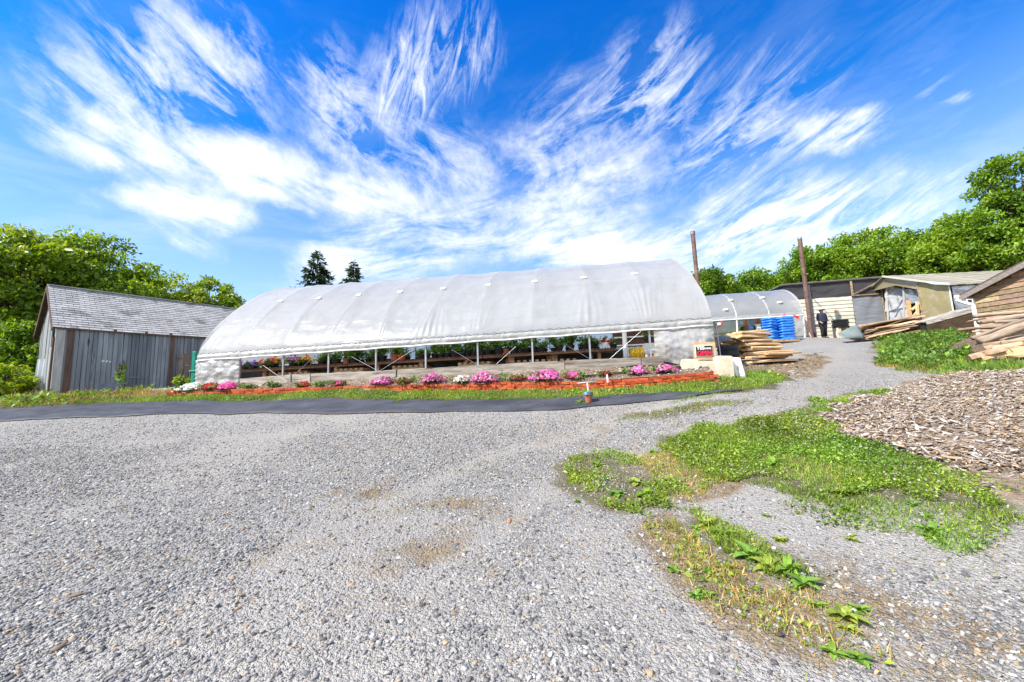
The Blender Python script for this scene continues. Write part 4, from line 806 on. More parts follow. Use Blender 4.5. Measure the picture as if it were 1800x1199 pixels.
# chips on the bed
parts = []; nn = 5200; ii = rng.integers(0, len(rows) - 1, nn); kk = rng.uniform(.4, 9.6, nn); fr = rng.random(nn); RW = np.array([[tuple(q_) for q_ in r_] for r_ in rows])
k0 = kk.astype(int); kf = (kk - k0)[:, None]; pa = RW[ii, k0] * (1 - kf) + RW[ii, k0 + 1] * kf; pb = RW[ii + 1, k0] * (1 - kf) + RW[ii + 1, k0 + 1] * kf; pp = pa * (1 - fr[:, None]) + pb * fr[:, None]; ln = rng.lognormal(math.log(.05), .35, nn)
tag(link('bed_chips', scatter('bed_chips', CV, CF, pp + (0, 0, .012), eul(rng.normal(0, .4, nn), rng.normal(0, .4, nn), rng.uniform(0, 6.28, nn)), np.c_[ln, ln * .4, ln * .25], cvar(nn, CHC + [(.66,.60,.52)]), M_tint)), kind='stuff')
def bedpt(px, v):
    q_ = np.array([(P(1, 1, 1).x, 0)]); best = None
    for i in range(len(RW)):
        p = RW[i, int(v * 10)]; dv = RM.transposed() @ (Vector(p) - Vector((0, 0, CAMZ))); x_ = 900 + F * dv.x / -dv.z
        if best is None or abs(x_ - px) < best[0]: best = (abs(x_ - px), p)
    return Vector(best[1])
FL = dict(white=(WHT, 'mound of white petunias', 'petunia clump'), red=(RED, 'mound of red petunias', ''), rose=(MAG, 'flat mound of rose pink petunias', ''), pink=(PNK, 'full mound of bright pink petunias', ''), pale=(WHP, 'mound of pale pink and white petunias', ''), dark=(DRD, 'dark red leafy flower clump', ''), green=(PNK, 'small green clump with few pink flowers', ''))
fl = [(335,42,'white','at the left tip of the brick bed'),(371,34,'red','in front of the left plastic curtain'),(404,40,'rose','between the red mound and the first steel post'),(440,24,'green','below the first baseboard'),(478,26,'green','below the first brace wires'),(534,24,'red','below the second post, small'),(566,24,'green','right of the small red mound'),(590,24,'rose','small, left of the dark split board'),(667,42,'pink','below the second brace wires'),(717,36,'dark','between the two leftmost big pink mounds'),(763,46,'pink','right of the leftmost dark red clump'),(816,38,'pale','left of the third brace wires'),(856,52,'pink','below the third brace wires'),(907,36,'dark','between two wide pink mounds in the middle of the bed'),(958,56,'pink','widest one, in the middle of the bed'),(1005,36,'rose','right of the widest pink mound'),(1068,22,'dark','small, above the brick wall behind the red pot'),(1120,38,'pink','second from the right end of the bed'),(1168,38,'pink','at the right end of the bed near the sign')]
for i, (px, wpx, kd, where) in enumerate(fl):
    p = bedpt(px, .2); r_ = wpx * .46 / F * p.y; o = thing('petunia_clump', f'{FL[kd][1]} {where}', 'flowers', tuple(p), 'petunias in the brick-edged bed'); hz = r_ * (.46 if kd in ('pink', 'red') else .36) + .04
    foliage(o, int(260 + 1200 * r_), r_ * 1.0, hz * .75, .02, .055, DG if kd != 'dark' else DG + [(.16, .05, .03), (.12, .03, .02)], 40 + i)
    nb = dict(green=14, dark=60).get(kd, int(45 + 780 * r_ * r_ * 4)); blossoms(o, nb, r_, hz, .03, .034, FL[kd][0], 60 + i)
# thin dark timbers stepping the right part of the bed
for k, (xa, ya, xb, yb) in enumerate(((1010, 661, 1070, 656), (1080, 655, 1135, 649), (1150, 650, 1196, 643))):
    a_ = P(xa, ya, 9.85); b_ = P(xb, yb, 9.75); mb = MB(); mb.bar(a_ - Vector((0, 0, .03)), b_ - Vector((0, 0, .03)), .07, .07); tag(mb.build('bed_timber', mat('dark_timber', (.03, .022, .018), (.08, .06, .045), 5, .9, .3), loc=tuple((a_ + b_) / 2), bevel=.01), ['thin dark timber holding chips in the bed, leftmost of three', 'thin dark timber in the bed between two pink mounds', 'thin dark timber in the bed just left of the concrete slabs'][k], 'timber', 'timbers in the flower bed')
# white tag stake hanging over the bricks
p = P(1067, 663, 9.3); mb = MB(); mb.bar(p + Vector((0, -.02, .06)), p + Vector((-.015, -.09, -.13)), .035, .006, (0, 1, 0)); mb.bar(p + Vector((0, -.02, .06)), p + Vector((.03, .05, .02)), .03, .006); tag(mb.build('plant_tag', M_white, loc=tuple(p)), 'white plastic strip hanging over the brick wall below the small dark red clump', 'plant tag')
# ================================================================== OLD BARN ON THE LEFT
def frame2(o, d):
    d = Vector((d[0], d[1], 0)).normalized(); return Vector(o), d, Vector((-d.y, d.x, 0))
b0 = P(92, 690, 13.3); BU = Vector((.53, .848, 0)); BW = Vector((-.848, .53, 0)); BL = 7.6; BWD = 3.9; ZE = CAMZ + 2.60; ZK = CAMZ + 4.40
barn = thing('old_barn', 'weathered grey board barn with shingled roof at the left of the greenhouse', 'barn', (b0.x, b0.y, h1(b0.x, b0.y)))
def BP(u, w_, z): return Vector((b0.x, b0.y, 0)) + BU * u + BW * w_ + Vector((0, 0, z))
def gz(p): return h1(p.x, p.y)
M_barn = mat('barn_board', (.15, .165, .18), (.30, .32, .335), 1.6, .85, .35, 24, (5, 5, .5), tint=True, spots=((.10, .085, .075), 1.7, .66))
mb = MB(); u = .0; panel = [(0, .35, (1.0, .95, .9)), (.35, .93, (1.0, 1.02, 1.04)), (.93, 1.69, (1.14, 1.17, 1.18)), (1.69, 2.51, (.70, .74, .78)), (2.51, 3.14, (1.12, 1.14, 1.15)), (3.14, 7.7, (.85, .87, .88))]
k = 0
while u < BL:
    wd = random.choice((.11, .125, .14)); c = [q_[2] for q_ in panel if q_[0] <= u < q_[1]][0]; v = random.uniform(.88, 1.1); mb.ct = tuple(x * v for x in c); off = random.uniform(0, .014) + (.012 if k % 2 else 0)
    a_ = BP(u + wd / 2, -off, 0); zt = ZE - .02; zb = gz(a_) - .15 + random.uniform(0, .05)
    mb.box((a_.x, a_.y, (zt + zb) / 2), (wd - .012, .03, zt - zb), Matrix.Rotation(math.atan2(BU.y, BU.x), 3, 'Z') @ Matrix.Rotation(random.gauss(0, .004), 3, 'Y')); u += wd; k += 1
mb.build('front_wall', M_barn, barn)
mb = MB(); w_ = .0
while w_ < BWD:
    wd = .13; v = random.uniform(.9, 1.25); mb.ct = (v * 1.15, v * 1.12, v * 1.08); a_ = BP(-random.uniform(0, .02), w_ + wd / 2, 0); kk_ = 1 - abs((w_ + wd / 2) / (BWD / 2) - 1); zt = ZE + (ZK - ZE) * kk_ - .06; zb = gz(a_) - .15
    mb.box((a_.x, a_.y, (zt + zb) / 2), (wd - .012, .03, zt - zb), Matrix.Rotation(math.atan2(BW.y, BW.x), 3, 'Z')); w_ += wd
mb.build('gable_wall', M_barn, barn)
mb = MB(); mb.prism([BP(BL, 0, CAMZ), BP(BL, BWD, CAMZ), BP(BL, BWD, ZE), BP(BL, BWD / 2, ZK - .06), BP(BL, 0, ZE)], BU * .04); mb.build('gable_wall', M_barn, barn)
mb = MB(); mb.prism([BP(0, BWD, CAMZ), BP(BL, BWD, CAMZ), BP(BL, BWD, ZE), BP(0, BWD, ZE)], BW * .04); mb.build('back_wall', M_barn, barn)
M_trim = mat('red_brown_post', (.085, .05, .04), (.17, .11, .085), 3, .85, .4, 18, (4, 4, .6))
M_greypost = mat('grey_post', (.34, .33, .31), (.55, .54, .51), 3, .85, .4, 18, (4, 4, .6))
for u_, d_, wd, m_, zt in ((.30, -.045, .17, M_trim, ZE - .03), (3.18, -.05, .13, M_trim, ZE - .03), (.05, -.035, .22, M_greypost, ZE - .03)):
    a_ = BP(u_, d_, 0); mb = MB(); mb.box((a_.x, a_.y, (zt + gz(a_) - .2) / 2), (wd, .05, zt - gz(a_) + .2), Matrix.Rotation(math.atan2(BU.y, BU.x), 3, 'Z')); mb.build('corner_post', m_, barn)
a_ = BP(-.05, .42, 0); mb = MB(); mb.box((a_.x, a_.y, (ZE - .35 + gz(a_) - .2) / 2), (.12, .05, ZE - .35 - gz(a_) + .2), Matrix.Rotation(math.atan2(BW.y, BW.x), 3, 'Z')); mb.build('corner_post', M_trim, barn, lab='dark red post on the lit gable side')
a_ = BP(-.055, .62, ZE - .25); mb = MB(); mb.box(a_, (.22, .03, .9), Matrix.Rotation(math.atan2(BW.y, BW.x), 3, 'Z')); mb.build('vent_opening', M_black, barn)
# shingled roof
M_sh = mat('asphalt_shingle', (.34, .33, .31), (.52, .505, .475), 2.5, .9, .4, 60, tint=True, spots=((.25, .24, .22), 1.6, .58))
OV = .16; sl = Vector((BWD / 2, ZK - ZE)); sn = sl.length
for side in (0, 1):
    mb = MB(); nr = 19; full = sn + OV
    for r_ in range(nr):
        s0 = full * r_ / nr; s1 = s0 + full / nr * 1.25; u = -.16 - (r_ % 2) * .15
        while u < BL + .1:
            wd = .30; v = random.uniform(.90, 1.10); v *= 1 - .16 * (random.random() < .12); mb.ct = (v, v, v); q_ = []
            uu0, uu1 = max(u, -.16), min(u + wd - .014, BL + .12)
            if uu1 > uu0:
                for (uu, ss, lift) in ((uu0, s0, .030), (uu1, s0, .030), (uu1, min(s1, full), .0), (uu0, min(s1, full), .0)):
                    f_ = (ss - OV) / sn; w_ = f_ * BWD / 2; z = ZE + f_ * (ZK - ZE) + .05 + lift; w_ = w_ if side == 0 else BWD - w_
                    q_.append(BP(uu, w_, z - .03 * math.sin(uu * .8) * .6))
                mb.hexa([p - Vector((0, 0, .012)) for p in q_], q_) if side == 0 else mb.hexa([p - Vector((0, 0, .012)) for p in q_][::-1], q_[::-1])
            u += wd
    rf = mb.build('roof', M_sh, barn)
    f0 = -OV / sn; pts = [(-.15, f0), (BL + .1, f0), (BL + .1, 1), (-.15, 1)]; q_ = [BP(uu, (ff * BWD / 2) if side == 0 else BWD - ff * BWD / 2, ZE + ff * (ZK - ZE) + .03 - .03 * math.sin(uu * .8) * .6) for uu, ff in pts]
    mb = MB(); mb.prism(q_, (0, 0, -.03)); mb.build('roof_deck', M_trim, barn)
    mb = MB(); a_ = BP(-.17, -OV * .7 if side == 0 else BWD + OV * .7, ZE - .13); b_ = BP(-.17, BWD / 2, ZK - .03); mb.bar(a_, b_, .03, .14); mb.build('barge_board', M_trim, barn)
mb = MB(); mb.bar(BP(-.17, BWD / 2, ZK + .07), BP(BL + .12, BWD / 2, ZK + .07), .16, .03); mb.build('ridge_cap', M_sh, barn)
for u_ in (1.4, 2.3, 3.08, 5):
    a_ = BP(u_, -.155, ZE - .05); mb = MB(); mb.box(a_, (.09, .05, .12), Matrix.Rotation(math.atan2(BU.y, BU.x), 3, 'Z')); mb.build('eave_bracket', M_trim, barn)
# plank door at the right end of the barn wall
M_door = mat('plank_door', (.13, .10, .08), (.27, .22, .18), 3, .9, .4, 22, (6, 6, .6), tint=True)
dr = MB()
for i in range(3):
    dr.ct = (random.uniform(.8, 1.2),) * 3; a_ = BP(3.50 + i * .19, -.06 - .006 * (i % 2), 0); zb = gz(a_) - .1; zt = CAMZ + 1.76; dr.box((a_.x, a_.y, (zt + zb) / 2), (.182, .03, zt - zb), Matrix.Rotation(math.atan2(BU.y, BU.x), 3, 'Z'))
dd_ = dr.build('door', M_door, barn)
mb = MB(); a_ = BP(3.44, -.10, CAMZ + 1.55); mb.box(a_, (.14, .03, .05), Matrix.Rotation(math.atan2(BU.y, BU.x), 3, 'Z')); mb.build('hinge', M_rust, dd_)
# paler board panels nailed on the wall's lower part
for u0, u1, z0, z1 in ((1.0, 1.66, .0, .40), (1.7, 2.48, .62, .65)):
    mb = MB(); a_ = BP((u0 + u1) / 2, -.055, 0); mb.ct = (.95, 1.02, 1.1); mb.box((a_.x, a_.y, CAMZ + (z0 + z1) / 2 + .1), (u1 - u0, .02, z1 - z0), Matrix.Rotation(math.atan2(BU.y, BU.x), 3, 'Z')); mb.build('board_patch', M_barn, barn)
# white paint flecks
mb = MB()
for i in range(5):
    a_ = BP(1.25 + .045 * i - .1 + .2 * random.gauss(0, .08), -.036, CAMZ + 1.35 + .03 * (i % 2) + .1 * random.gauss(0, .1)); mb.box(a_, (random.uniform(.03, .09), .008, random.uniform(.02, .05)), Matrix.Rotation(math.atan2(BU.y, BU.x), 3, 'Z') @ Matrix.Rotation(random.uniform(-.6, .6), 3, 'Y'))
mb.build('paint_spot', M_white, barn)
# grey tin sheet leaning at the barn's left foot
a_ = P(68, 690, 14.2); mb = MB(); rows = [[a_ + Vector((.55 * (i / 12 - .5) - .1 * k, .1 * math.sin(i * 1.57) * .25 + .15 * k, 1.55 * k - .25)) for k in (0, .5, 1)] for i in range(13)]
mb.grid(rows); tag(mb.build('tin_sheet', mat('tin', (.45, .47, .49), (.62, .64, .66), 3, .5, .1, metal=.3), loc=tuple(a_), solid=.006), 'pale corrugated tin sheet leaning at the lit gable end of the old barn', 'metal sheet')
# green pipe at the greenhouse's left end
a_ = P(340, 678, 13.45); mb = MB(); M_teal = mat('teal_plastic', (.0, .17, .12), (.01, .24, .17), 3, .45, .05)
gp = thing('green_post', 'teal green post standing at the left end of the greenhouse', 'post', tuple(a_)); b_ = P(341, 618, 13.45)
mb.box((a_.x, a_.y, (a_.z + b_.z) / 2 - .05), (.15, .12, b_.z - a_.z + .1)); mb.build('shaft', M_teal, gp, bevel=.03)
mb = MB(); mb.box((a_.x - .03, a_.y, lerp(a_.z, b_.z, .42)), (.24, .16, .07)); mb.build('clamp', M_teal, gp, bevel=.02)
# ================================================================== TREES
def tree(name, label, group, X, Y, crowns, nleaf, ls, cols, seed, trunk_r=.22, gap=.0, shade=None, trunkh=None):
    """crowns: list of (dx, dy, z, rx, rz) ellipsoids above local ground"""
    g = np.random.default_rng(seed); z0 = h1(X, Y); o = thing(name, label, 'tree', (X, Y, z0), group); mb = MB()
    top = max(c[2] for c in crowns); mb.tube([(X, Y, z0 - .3), (X + .1, Y, z0 + top * .35), (X + g.normal(0, .2), Y, z0 + top * .7), (X, Y, z0 + top)], [trunk_r * 1.2, trunk_r, trunk_r * .6, .04], 8)
    cen = []; vol = np.array([c[3] ** 2 * c[4] for c in crowns]); vol = vol / vol.sum(); tot_k = max(26, nleaf // 110)
    for c, f in zip(crowns, vol):
        k = max(5, int(tot_k * f)); d = g.normal(0, 1, (k, 3)); d /= np.linalg.norm(d, axis=1)[:, None]; r = g.uniform(.45, 1.0, k) ** .6
        cen.append(np.c_[X + c[0] + d[:, 0] * r * c[3], Y + c[1] + d[:, 1] * r * c[3], z0 + c[2] + d[:, 2] * r * c[4]])
    cen = np.concatenate(cen)
    for p in cen[::2]:
        b_ = Vector((X, Y, z0 + max(.8, (p[2] - z0) * .55))); m_ = (b_ * .45 + Vector(p) * .55) + Vector((0, 0, .25)); mb.tube([b_, m_, p], [trunk_r * .34, trunk_r * .2, .02], 5, False)
    mb.build('trunk', M_bark, o, smooth=True)
    R_ = np.mean([c[3] for c in crowns]); rad = R_ * .27 * g.lognormal(0, .3, len(cen)); wts = rad ** 2 / (rad ** 2).sum(); ci = g.choice(len(cen), nleaf, p=wts)
    d = g.normal(0, 1, (nleaf, 3)); d /= np.linalg.norm(d, axis=1)[:, None]; r = g.random(nleaf) ** .45; p = cen[ci] + d * (r * rad[ci])[:, None] * (1, 1, .72); p[:, 2] -= .12 * r
    p[:, 2] = np.maximum(p[:, 2], z0 + .1); cl = np.array(cols); cc = cl[g.choice(len(cl), len(cen))][ci] * (1 + g.normal(0, .28, (nleaf, 1)))
    p -= (X, Y, z0); me = scatter('crown', LV, LF, p, eul(g.normal(0, .85, nleaf), g.normal(.15, .8, nleaf), g.uniform(0, 6.28, nleaf)), ls * g.lognormal(0, .25, nleaf), np.clip(cc, .005, .6), M_leaf)
    link('crown', me, o); return o
LT = [(.19, .29, .018), (.26, .36, .03), (.12, .21, .015), (.31, .39, .06)]; RT = [(.13, .24, .018), (.18, .31, .025), (.24, .37, .04), (.09, .17, .014)]
gL = 'trees behind the old barn'; gR = 'trees behind the sheds on the right'
def at(px, Y): return (px - 900) / F * Y
tree('deciduous_tree', 'big bright green tree at the left edge behind the barn', gL, at(30, 20), 20, [(0,0,5.6,2.9,3.6),(-2.2,0,4.2,2.4,3),(1.8,.5,3.6,2.2,2.6),(0,-1,2.4,2.6,2.2)], 40000, .23, LT, 1, .3)
tree('deciduous_tree', 'rounded green tree rising above the middle of the barn roof', gL, at(165, 23), 23, [(-.3,0,7.0,2.8,3.2),(1.6,0,6.0,2.2,2.5),(-2.0,0,5.6,2.2,2.8),(0,0,3.4,3.2,2.6)], 38000, .23, LT[:3] + RT[1:3], 2, .3)
tree('deciduous_tree', 'small yellow-green tree above the right half of the barn roof', gL, at(285, 27), 27, [(0,0,6.9,2.1,1.8),(1.4,0,5.9,2.0,2.0),(-1.6,0,5.8,2,2)], 15000, .2, LT[1:2] + LT[3:], 3, .2)
tree('deciduous_tree', 'loose-topped tree where the barn roof meets the white greenhouse', gL, at(362, 29), 29, [(0,0,7.3,1.6,1.7),(1.5,0,6.4,1.4,1.3),(-1.8,0,6.3,1.9,1.7),(2.5,0,6.0,1.2,1.0)], 13000, .2, LT, 4, .2)
tree('shrub', 'dark leafy shrub at the left foot of the barn', gL, at(38, 15.5), 15.5, [(0,0,1.5,1.3,1.4),(-1.3,.3,1.2,1.3,1.2),(.3,.6,2.3,1.2,1.4)], 11000, .15, RT[:2] + RT[3:], 5, .06)['category'] = 'shrub'
tree('shrub', 'low green shrub at the left edge of the picture beside the fabric', gL, at(8, 13.6), 13.6, [(0,0,.7,.8,.6),(-1,.2,.8,1,.7)], 4500, .13, LT[:3], 6, .05)['category'] = 'shrub'
g = G(312, 682); tree('bush', 'small green bush in front of the barn door', None, g.x, g.y + .4, [(0,0,.34,.36,.28),(.42,.1,.22,.3,.2)], 1500, .10, LT[:3], 7, .03)['category'] = 'bush'
g = G(116, 698); tree('bush', 'thin young sapling against the grey barn wall', None, g.x + .9, g.y + .9, [(0,0,.7,.16,.45)], 200, .08, RT[:2], 8, .015)['category'] = 'sapling'
for i, (px, Y, tops, lab_) in enumerate(((1262, 36, [(0,0,6.4,2.2,1.8),(-1.4,0,5.0,2,2)], 'dark green tree right behind the right end of the white greenhouse'), (1342, 37, [(0,0,6.2,2.6,1.8),(1.5,0,5.5,2,1.6),(-1.8,0,5.3,1.8,1.6)], 'spreading tree above the small greenhouse'),
        (1440, 34, [(0,0,7.5,2.2,2.0),(-1.8,0,7.2,1.7,1.4),(.8,0,5.6,2.5,2)], 'tree with gappy crown just behind the second stove pipe'), (1540, 33, [(0,0,8.1,3.0,2.2),(-2,0,7.2,2.4,2),(2,0,7.6,2.4,2)], 'broad green tree behind the sided shed'),
        (1640, 31, [(0,0,7.6,2.8,2.0),(2,0,7.0,2.2,2),(-2,0,7.0,2.2,2)], 'broad green tree above the fibreglass roof'), (1722, 28, [(0,0,7.7,2.4,2.2),(-1.6,0,6.2,2.2,1.8),(1.8,0,6.8,2.2,2)], 'lighter green tree between the fibreglass roof and the tall tree'),
        (1838, 25, [(0,0,10.6,2.0,2.4),(-.4,0,8.4,2.2,2),(.5,0,6.4,2.4,2.2),(-1.6,0,6.6,1.7,1.5)], 'tallest tree, at the right edge above the brown shed'), (1920, 27, [(0,0,9,3,3)], 'tree at the right edge mostly out of the picture'))):
    tree('deciduous_tree', lab_, gR, at(px, Y), Y, tops, 22000, .225, [RT, RT, RT[:3], RT[1:3] + LT[:1], RT, RT[1:3] + LT[:2], RT, RT][i], 20 + i, .25)
# low background hedge behind everything on the right so no bare horizon shows
for i, (px, Y) in enumerate(((1250, 44), (1330, 46), (1420, 42), (1500, 42), (1590, 40), (1680, 38), (1770, 36))):
    tree('deciduous_tree', 'dark tree standing further back behind the sheds on the right', 'far trees behind the sheds', at(px, Y), Y, [(0,0,5.2,3.0,2.6),(2.4,0,4.6,2.4,2.2),(-2.4,0,4.6,2.4,2.2)], 6000, .34, RT[:2] + RT[3:], 40 + i, .2)
def conifer(label, px, Y, htop_px, wid, seed):
    g = np.random.default_rng(seed); X = at(px, Y); z0 = h1(X, Y); top = P(px, htop_px, Y).z - z0; o = thing('conifer', label, 'conifer', (X, Y, z0), 'dark conifers behind the greenhouse')
    mb = MB(); mb.tube([(X, Y, z0 - .3), (X, Y, z0 + top)], [.22, .03], 8); mb.build('trunk', M_bark, o); pos = []; rr = []; mbn = MB()
    nb = 210; V = []
    for i in range(nb):
        f = (i / nb); z = top * (1 - f ** .85 * .85); ln = max(.12, wid * (f ** .75) * g.uniform(.6, 1.15)); a_ = g.uniform(0, 6.28)
        m = int(ln / .035) + 6; s = g.random(m) ** .8; x = np.cos(a_) * s * ln; y = np.sin(a_) * s * ln; zz = z + .32 * s * ln * g.uniform(.5, 1) - .30 * s * s * ln + g.normal(0, .05, m)
        pos.append(np.c_[x + g.normal(0, .06, m), y + g.normal(0, .06, m), zz]); rr.append(np.full(m, a_) + g.normal(0, .6, m))
    pos = np.concatenate(pos); rr = np.concatenate(rr); n_ = len(pos); t = np.clip(np.array([(.018, .04, .018), (.03, .06, .02), (.045, .075, .025)])[g.integers(0, 3, n_)] * (1 + g.normal(0, .2, (n_, 1))), .004, 1)
    link('crown', scatter('crown', LV, LF, pos, eul(g.normal(0, .5, n_), g.normal(.1, .4, n_), rr), np.c_[np.full(n_, .40), np.full(n_, .24), np.full(n_, .25)] * g.lognormal(0, .25, (n_, 1)), t, M_leaf), o)
conifer('taller dark spruce behind the greenhouse ridge', 552, 38, 442, 5.2, 3); conifer('shorter dark spruce behind the greenhouse ridge', 618, 38, 462, 4.4, 5)
# ================================================================== STOVE PIPES
def pipe(label, top, bot, Y, r, topr):
    b_ = P(*bot, Y); t_ = P(*top, Y); t_ = Vector((b_.x * .0 + t_.x, b_.y, t_.z)); gz_ = h1(b_.x, b_.y); o = thing('stove_pipe', label, 'stove pipe', (b_.x, b_.y, gz_), 'rusty stove pipes')
    nseg = 5; zs_ = np.linspace(gz_ - .1, t_.z, nseg + 1)
    for i in range(nseg):
        mb = MB(); f0, f1 = i / nseg, (i + 1) / nseg; q0 = Vector((lerp(b_.x, t_.x, f0), b_.y, zs_[i])); q1 = Vector((lerp(b_.x, t_.x, f1), b_.y, zs_[i + 1] + (.05 if i < nseg - 1 else 0)))
        mb.tube([q0, q1], [r - .004 * (i % 2), r - .004 * (i % 2)], 14); mb.build('pipe_section', M_rust, o, smooth=False)
        mb = MB(); mb.tube([q1 - Vector((0, 0, .05)), q1], r + .006, 14); mb.build('joint_band', M_rust, o)
    mb = MB(); mb.tube([t_ - Vector((0, 0, .10)), t_ + Vector((0, 0, .02))], r + .012, 14, False); mb.build('rim', M_steel if topr else M_rust, o)
pipe('brown stove pipe rising behind the right end of the long greenhouse', (1217.5, 408), (1232, 560), 16.2, .090, False)
pipe('tall rusty stove pipe with grey joints beside the small greenhouse', (1405.5, 418), (1427, 594), 20.0, .104, True)
# ================================================================== SMALL GREENHOUSE
E2 = Vector((-.977, .213, 0)); N2 = Vector((.213, .977, 0)); q0 = P(1418, 592, 20.5); W2 = 5.0; L2 = 8.5; ZB2 = q0.z; ZR2 = ZB2 + 1.22; RS2 = 2.05
def SP(s, d, z): return Vector((q0.x, q0.y, 0)) + E2 * s + N2 * d + Vector((0, 0, z))
def sarch(d): u = min(d, W2 - d) / (W2 / 2); return (1 - (1 - u) ** 1.7) ** (1 / 1.7)
sg = thing('small_greenhouse', 'small clear plastic hoop house beyond the right end of the long greenhouse', 'greenhouse', tuple(SP(L2 / 2, W2 / 2, ZB2)))
pr2 = [0, .04, .1, .2, .35, .55, .8, 1.1, 1.5, 2.0, 2.5]; pr2 = pr2 + [W2 - q_ for q_ in pr2[-2::-1]]
rows = [[SP(s, d, ZR2 + .18 + (RS2 - .18) * sarch(d) + (float(fbm(s * 2, d * 2, 1)) - .5) * .06 - .05 * abs(math.sin(s * math.pi / 1.7)) * min(1, d * 2)) for d in pr2] for s in np.linspace(0, L2, 120)]
mb = MB(); mb.grid(rows); mb.build('roof_cover', M_film2, sg, smooth=True)
rows = [[SP(s, -.02 - .05 * float(fbm(s * 5, z * 4, 1.3)), ZR2 + z) for z in (.19, .12, .06, 0)] for s in np.linspace(0, L2, 130)]
mb = MB(); mb.grid(rows); mb.build('folded_band', M_valance, sg, smooth=True)
mb = MB(); mb.tube([SP(0, -.05, ZR2), SP(L2, -.05, ZR2)], .025, 8); mb.build('roll_up_pipe', M_pvc, sg)
for i in range(6):
    s = .03 + i * 1.69; mb = MB(); mb.tube([SP(s, d, ZR2 + .1 + (RS2 - .18) * sarch(d)) for d in pr2], .03, 6); mb.build('hoop', M_pvc, sg, smooth=True)
    for d in (.0, W2):
        mb = MB(); a_ = SP(s, d, 0); mb.tube([(a_.x - .08, a_.y, ZB2 - .2), (a_.x, a_.y, ZR2 + .2)], .04, 8); mb.build('side_post', M_pvc, sg)
for s, d in ((1.72, .62), (3.41, .62), (1.0, .26), (5.1, .62), (3.9, .12)):
    mb = MB(); mb.lathe([(.02, .0), (.12, .01), (.15, .06), (.12, .11), (.02, .12)], SP(s, d, ZR2 + .18 + (RS2 - .18) * sarch(d) - .04), 10); mb.build('tape_patch', M_patch, sg, smooth=True)
rows = [[SP(-.01 + (float(fbm(d * 2, k * .6, 1)) - .5) * .08, d, lerp(ZB2 - .1, ZR2 + .14 + (RS2 - .18) * sarch(d), k / 10)) for k in range(11)] for d in np.linspace(.03, W2 - .03, 30)]
mb = MB(); mb.grid(rows); mb.build('end_wall', M_film2, sg, smooth=True)
rows = [[SP(s, -.03 - (float(fbm(s * 3 + z * 2, z * 2, 1.6)) - .5) * .12, lerp(ZB2 + .05, ZR2 + .1, z)) for z in np.linspace(0, 1, 12)] for s in np.linspace(0.02, .95, 26)]
mb = MB(); mb.grid(rows); mb.build('side_curtain', M_curtain, sg, smooth=True)
M_greenboard = mat('grey_green_board', (.16, .20, .17), (.24, .28, .24), 2, .8, .1)
mb = MB(); a_ = SP(4.6, 1.5, 0); mb.box((a_.x, a_.y, ZB2 + 1.02), (3.6, .04, .62), Matrix.Rotation(math.atan2(-E2.y, -E2.x), 3, 'Z')); tag(mb.build('board_panel', M_greenboard, loc=tuple(SP(4.6, 1.5, ZB2))), 'grey-green panel hanging inside the small greenhouse', 'panel')
for k, (s, d, h_) in enumerate(((2.75, .6, 1.35), (2.15, .5, 1.35))):
    a_ = SP(s, d, 0); o = thing('wooden_post', ['brown post left of the blue box in the small greenhouse', 'brown post with white band beside the blue bags'][k], 'post', (a_.x, a_.y, ZB2), 'brown posts in the small greenhouse'); mb = MB(); mb.bar((a_.x, a_.y, ZB2 - .2), (a_.x, a_.y, ZB2 + h_), .16, .14); mb.build('shaft', mat('red_brown_wood', (.16, .06, .03), (.28, .12, .06), 3, .85, .3, 18, (4, 4, .5)), o)
    if k: mb = MB(); mb.box((a_.x, a_.y, ZB2 + .75), (.19, .17, .34)); mb.build('band', M_white, o)
a_ = SP(2.5, .8, 0); mb = MB(); mb.box((a_.x, a_.y, ZB2 + .72), (.34, .3, .22)); bb_ = tag(mb.build('blue_crate', mat('blue_plastic', (.06, .22, .55), (.09, .28, .65), 4, .4, 0), loc=(a_.x, a_.y, ZB2 + .6), bevel=.03), 'small blue tub between the brown posts of the small greenhouse', 'tub')
tb = thing('work_table', 'long pale green table inside the open side of the small greenhouse', 'table', tuple(SP(3.8, 1.0, ZB2)))
mb = MB(); mb.box(SP(3.8, 1.0, ZB2 + .58), (3.6, .9, .05), Matrix.Rotation(math.atan2(-E2.y, -E2.x), 3, 'Z')); mb.build('table_top', mat('pale_green_paint', (.34, .38, .30), (.46, .50, .42), 3, .7, .1), tb)
for s in (2.15, 5.4):
    for d in (.65, 1.35): a_ = SP(s, d, 0); mb = MB(); mb.bar((a_.x, a_.y, ZB2 - .15), (a_.x, a_.y, ZB2 + .555), .08, .08); mb.build('leg', M_oldwood, tb)
# ---- blue bags on a pallet
M_bag = mat('blue_bag_film', (.015, .13, .60), (.05, .30, .80), 3, .35, .35, 9, (1, 1, 3), spec=.5, rnd=.12, bdist=.05, spots=((.55, .70, .88), 3.2, .69))
def bag_mesh(w_, d_, h_):
    mb = MB(); nu, nv = 12, 10; rows = []
    for i in range(nu + 1):
        th = math.pi * (i / nu - .5); r_ = []
        for j in range(nv * 2):
            ph = 2 * math.pi * j / (nv * 2); sg_ = lambda v, e: math.copysign(abs(v) ** e, v)
            r_.append((w_ / 2 * sg_(math.cos(th), .55) * sg_(math.cos(ph), .35), d_ / 2 * sg_(math.cos(th), .55) * sg_(math.sin(ph), .35), h_ / 2 * sg_(math.sin(th), .75) * (1 - .25 * (sg_(math.cos(ph), .35) ** 8)) + .012 * math.sin(5 * ph + th * 3)))
        rows.append(r_ + [r_[0]])
    mb.grid(rows); return mb
bgm = bag_mesh(.74, .55, .19); bg0 = None
bc = P(1371, 596, 19.3); bz = h1(bc.x, bc.y)
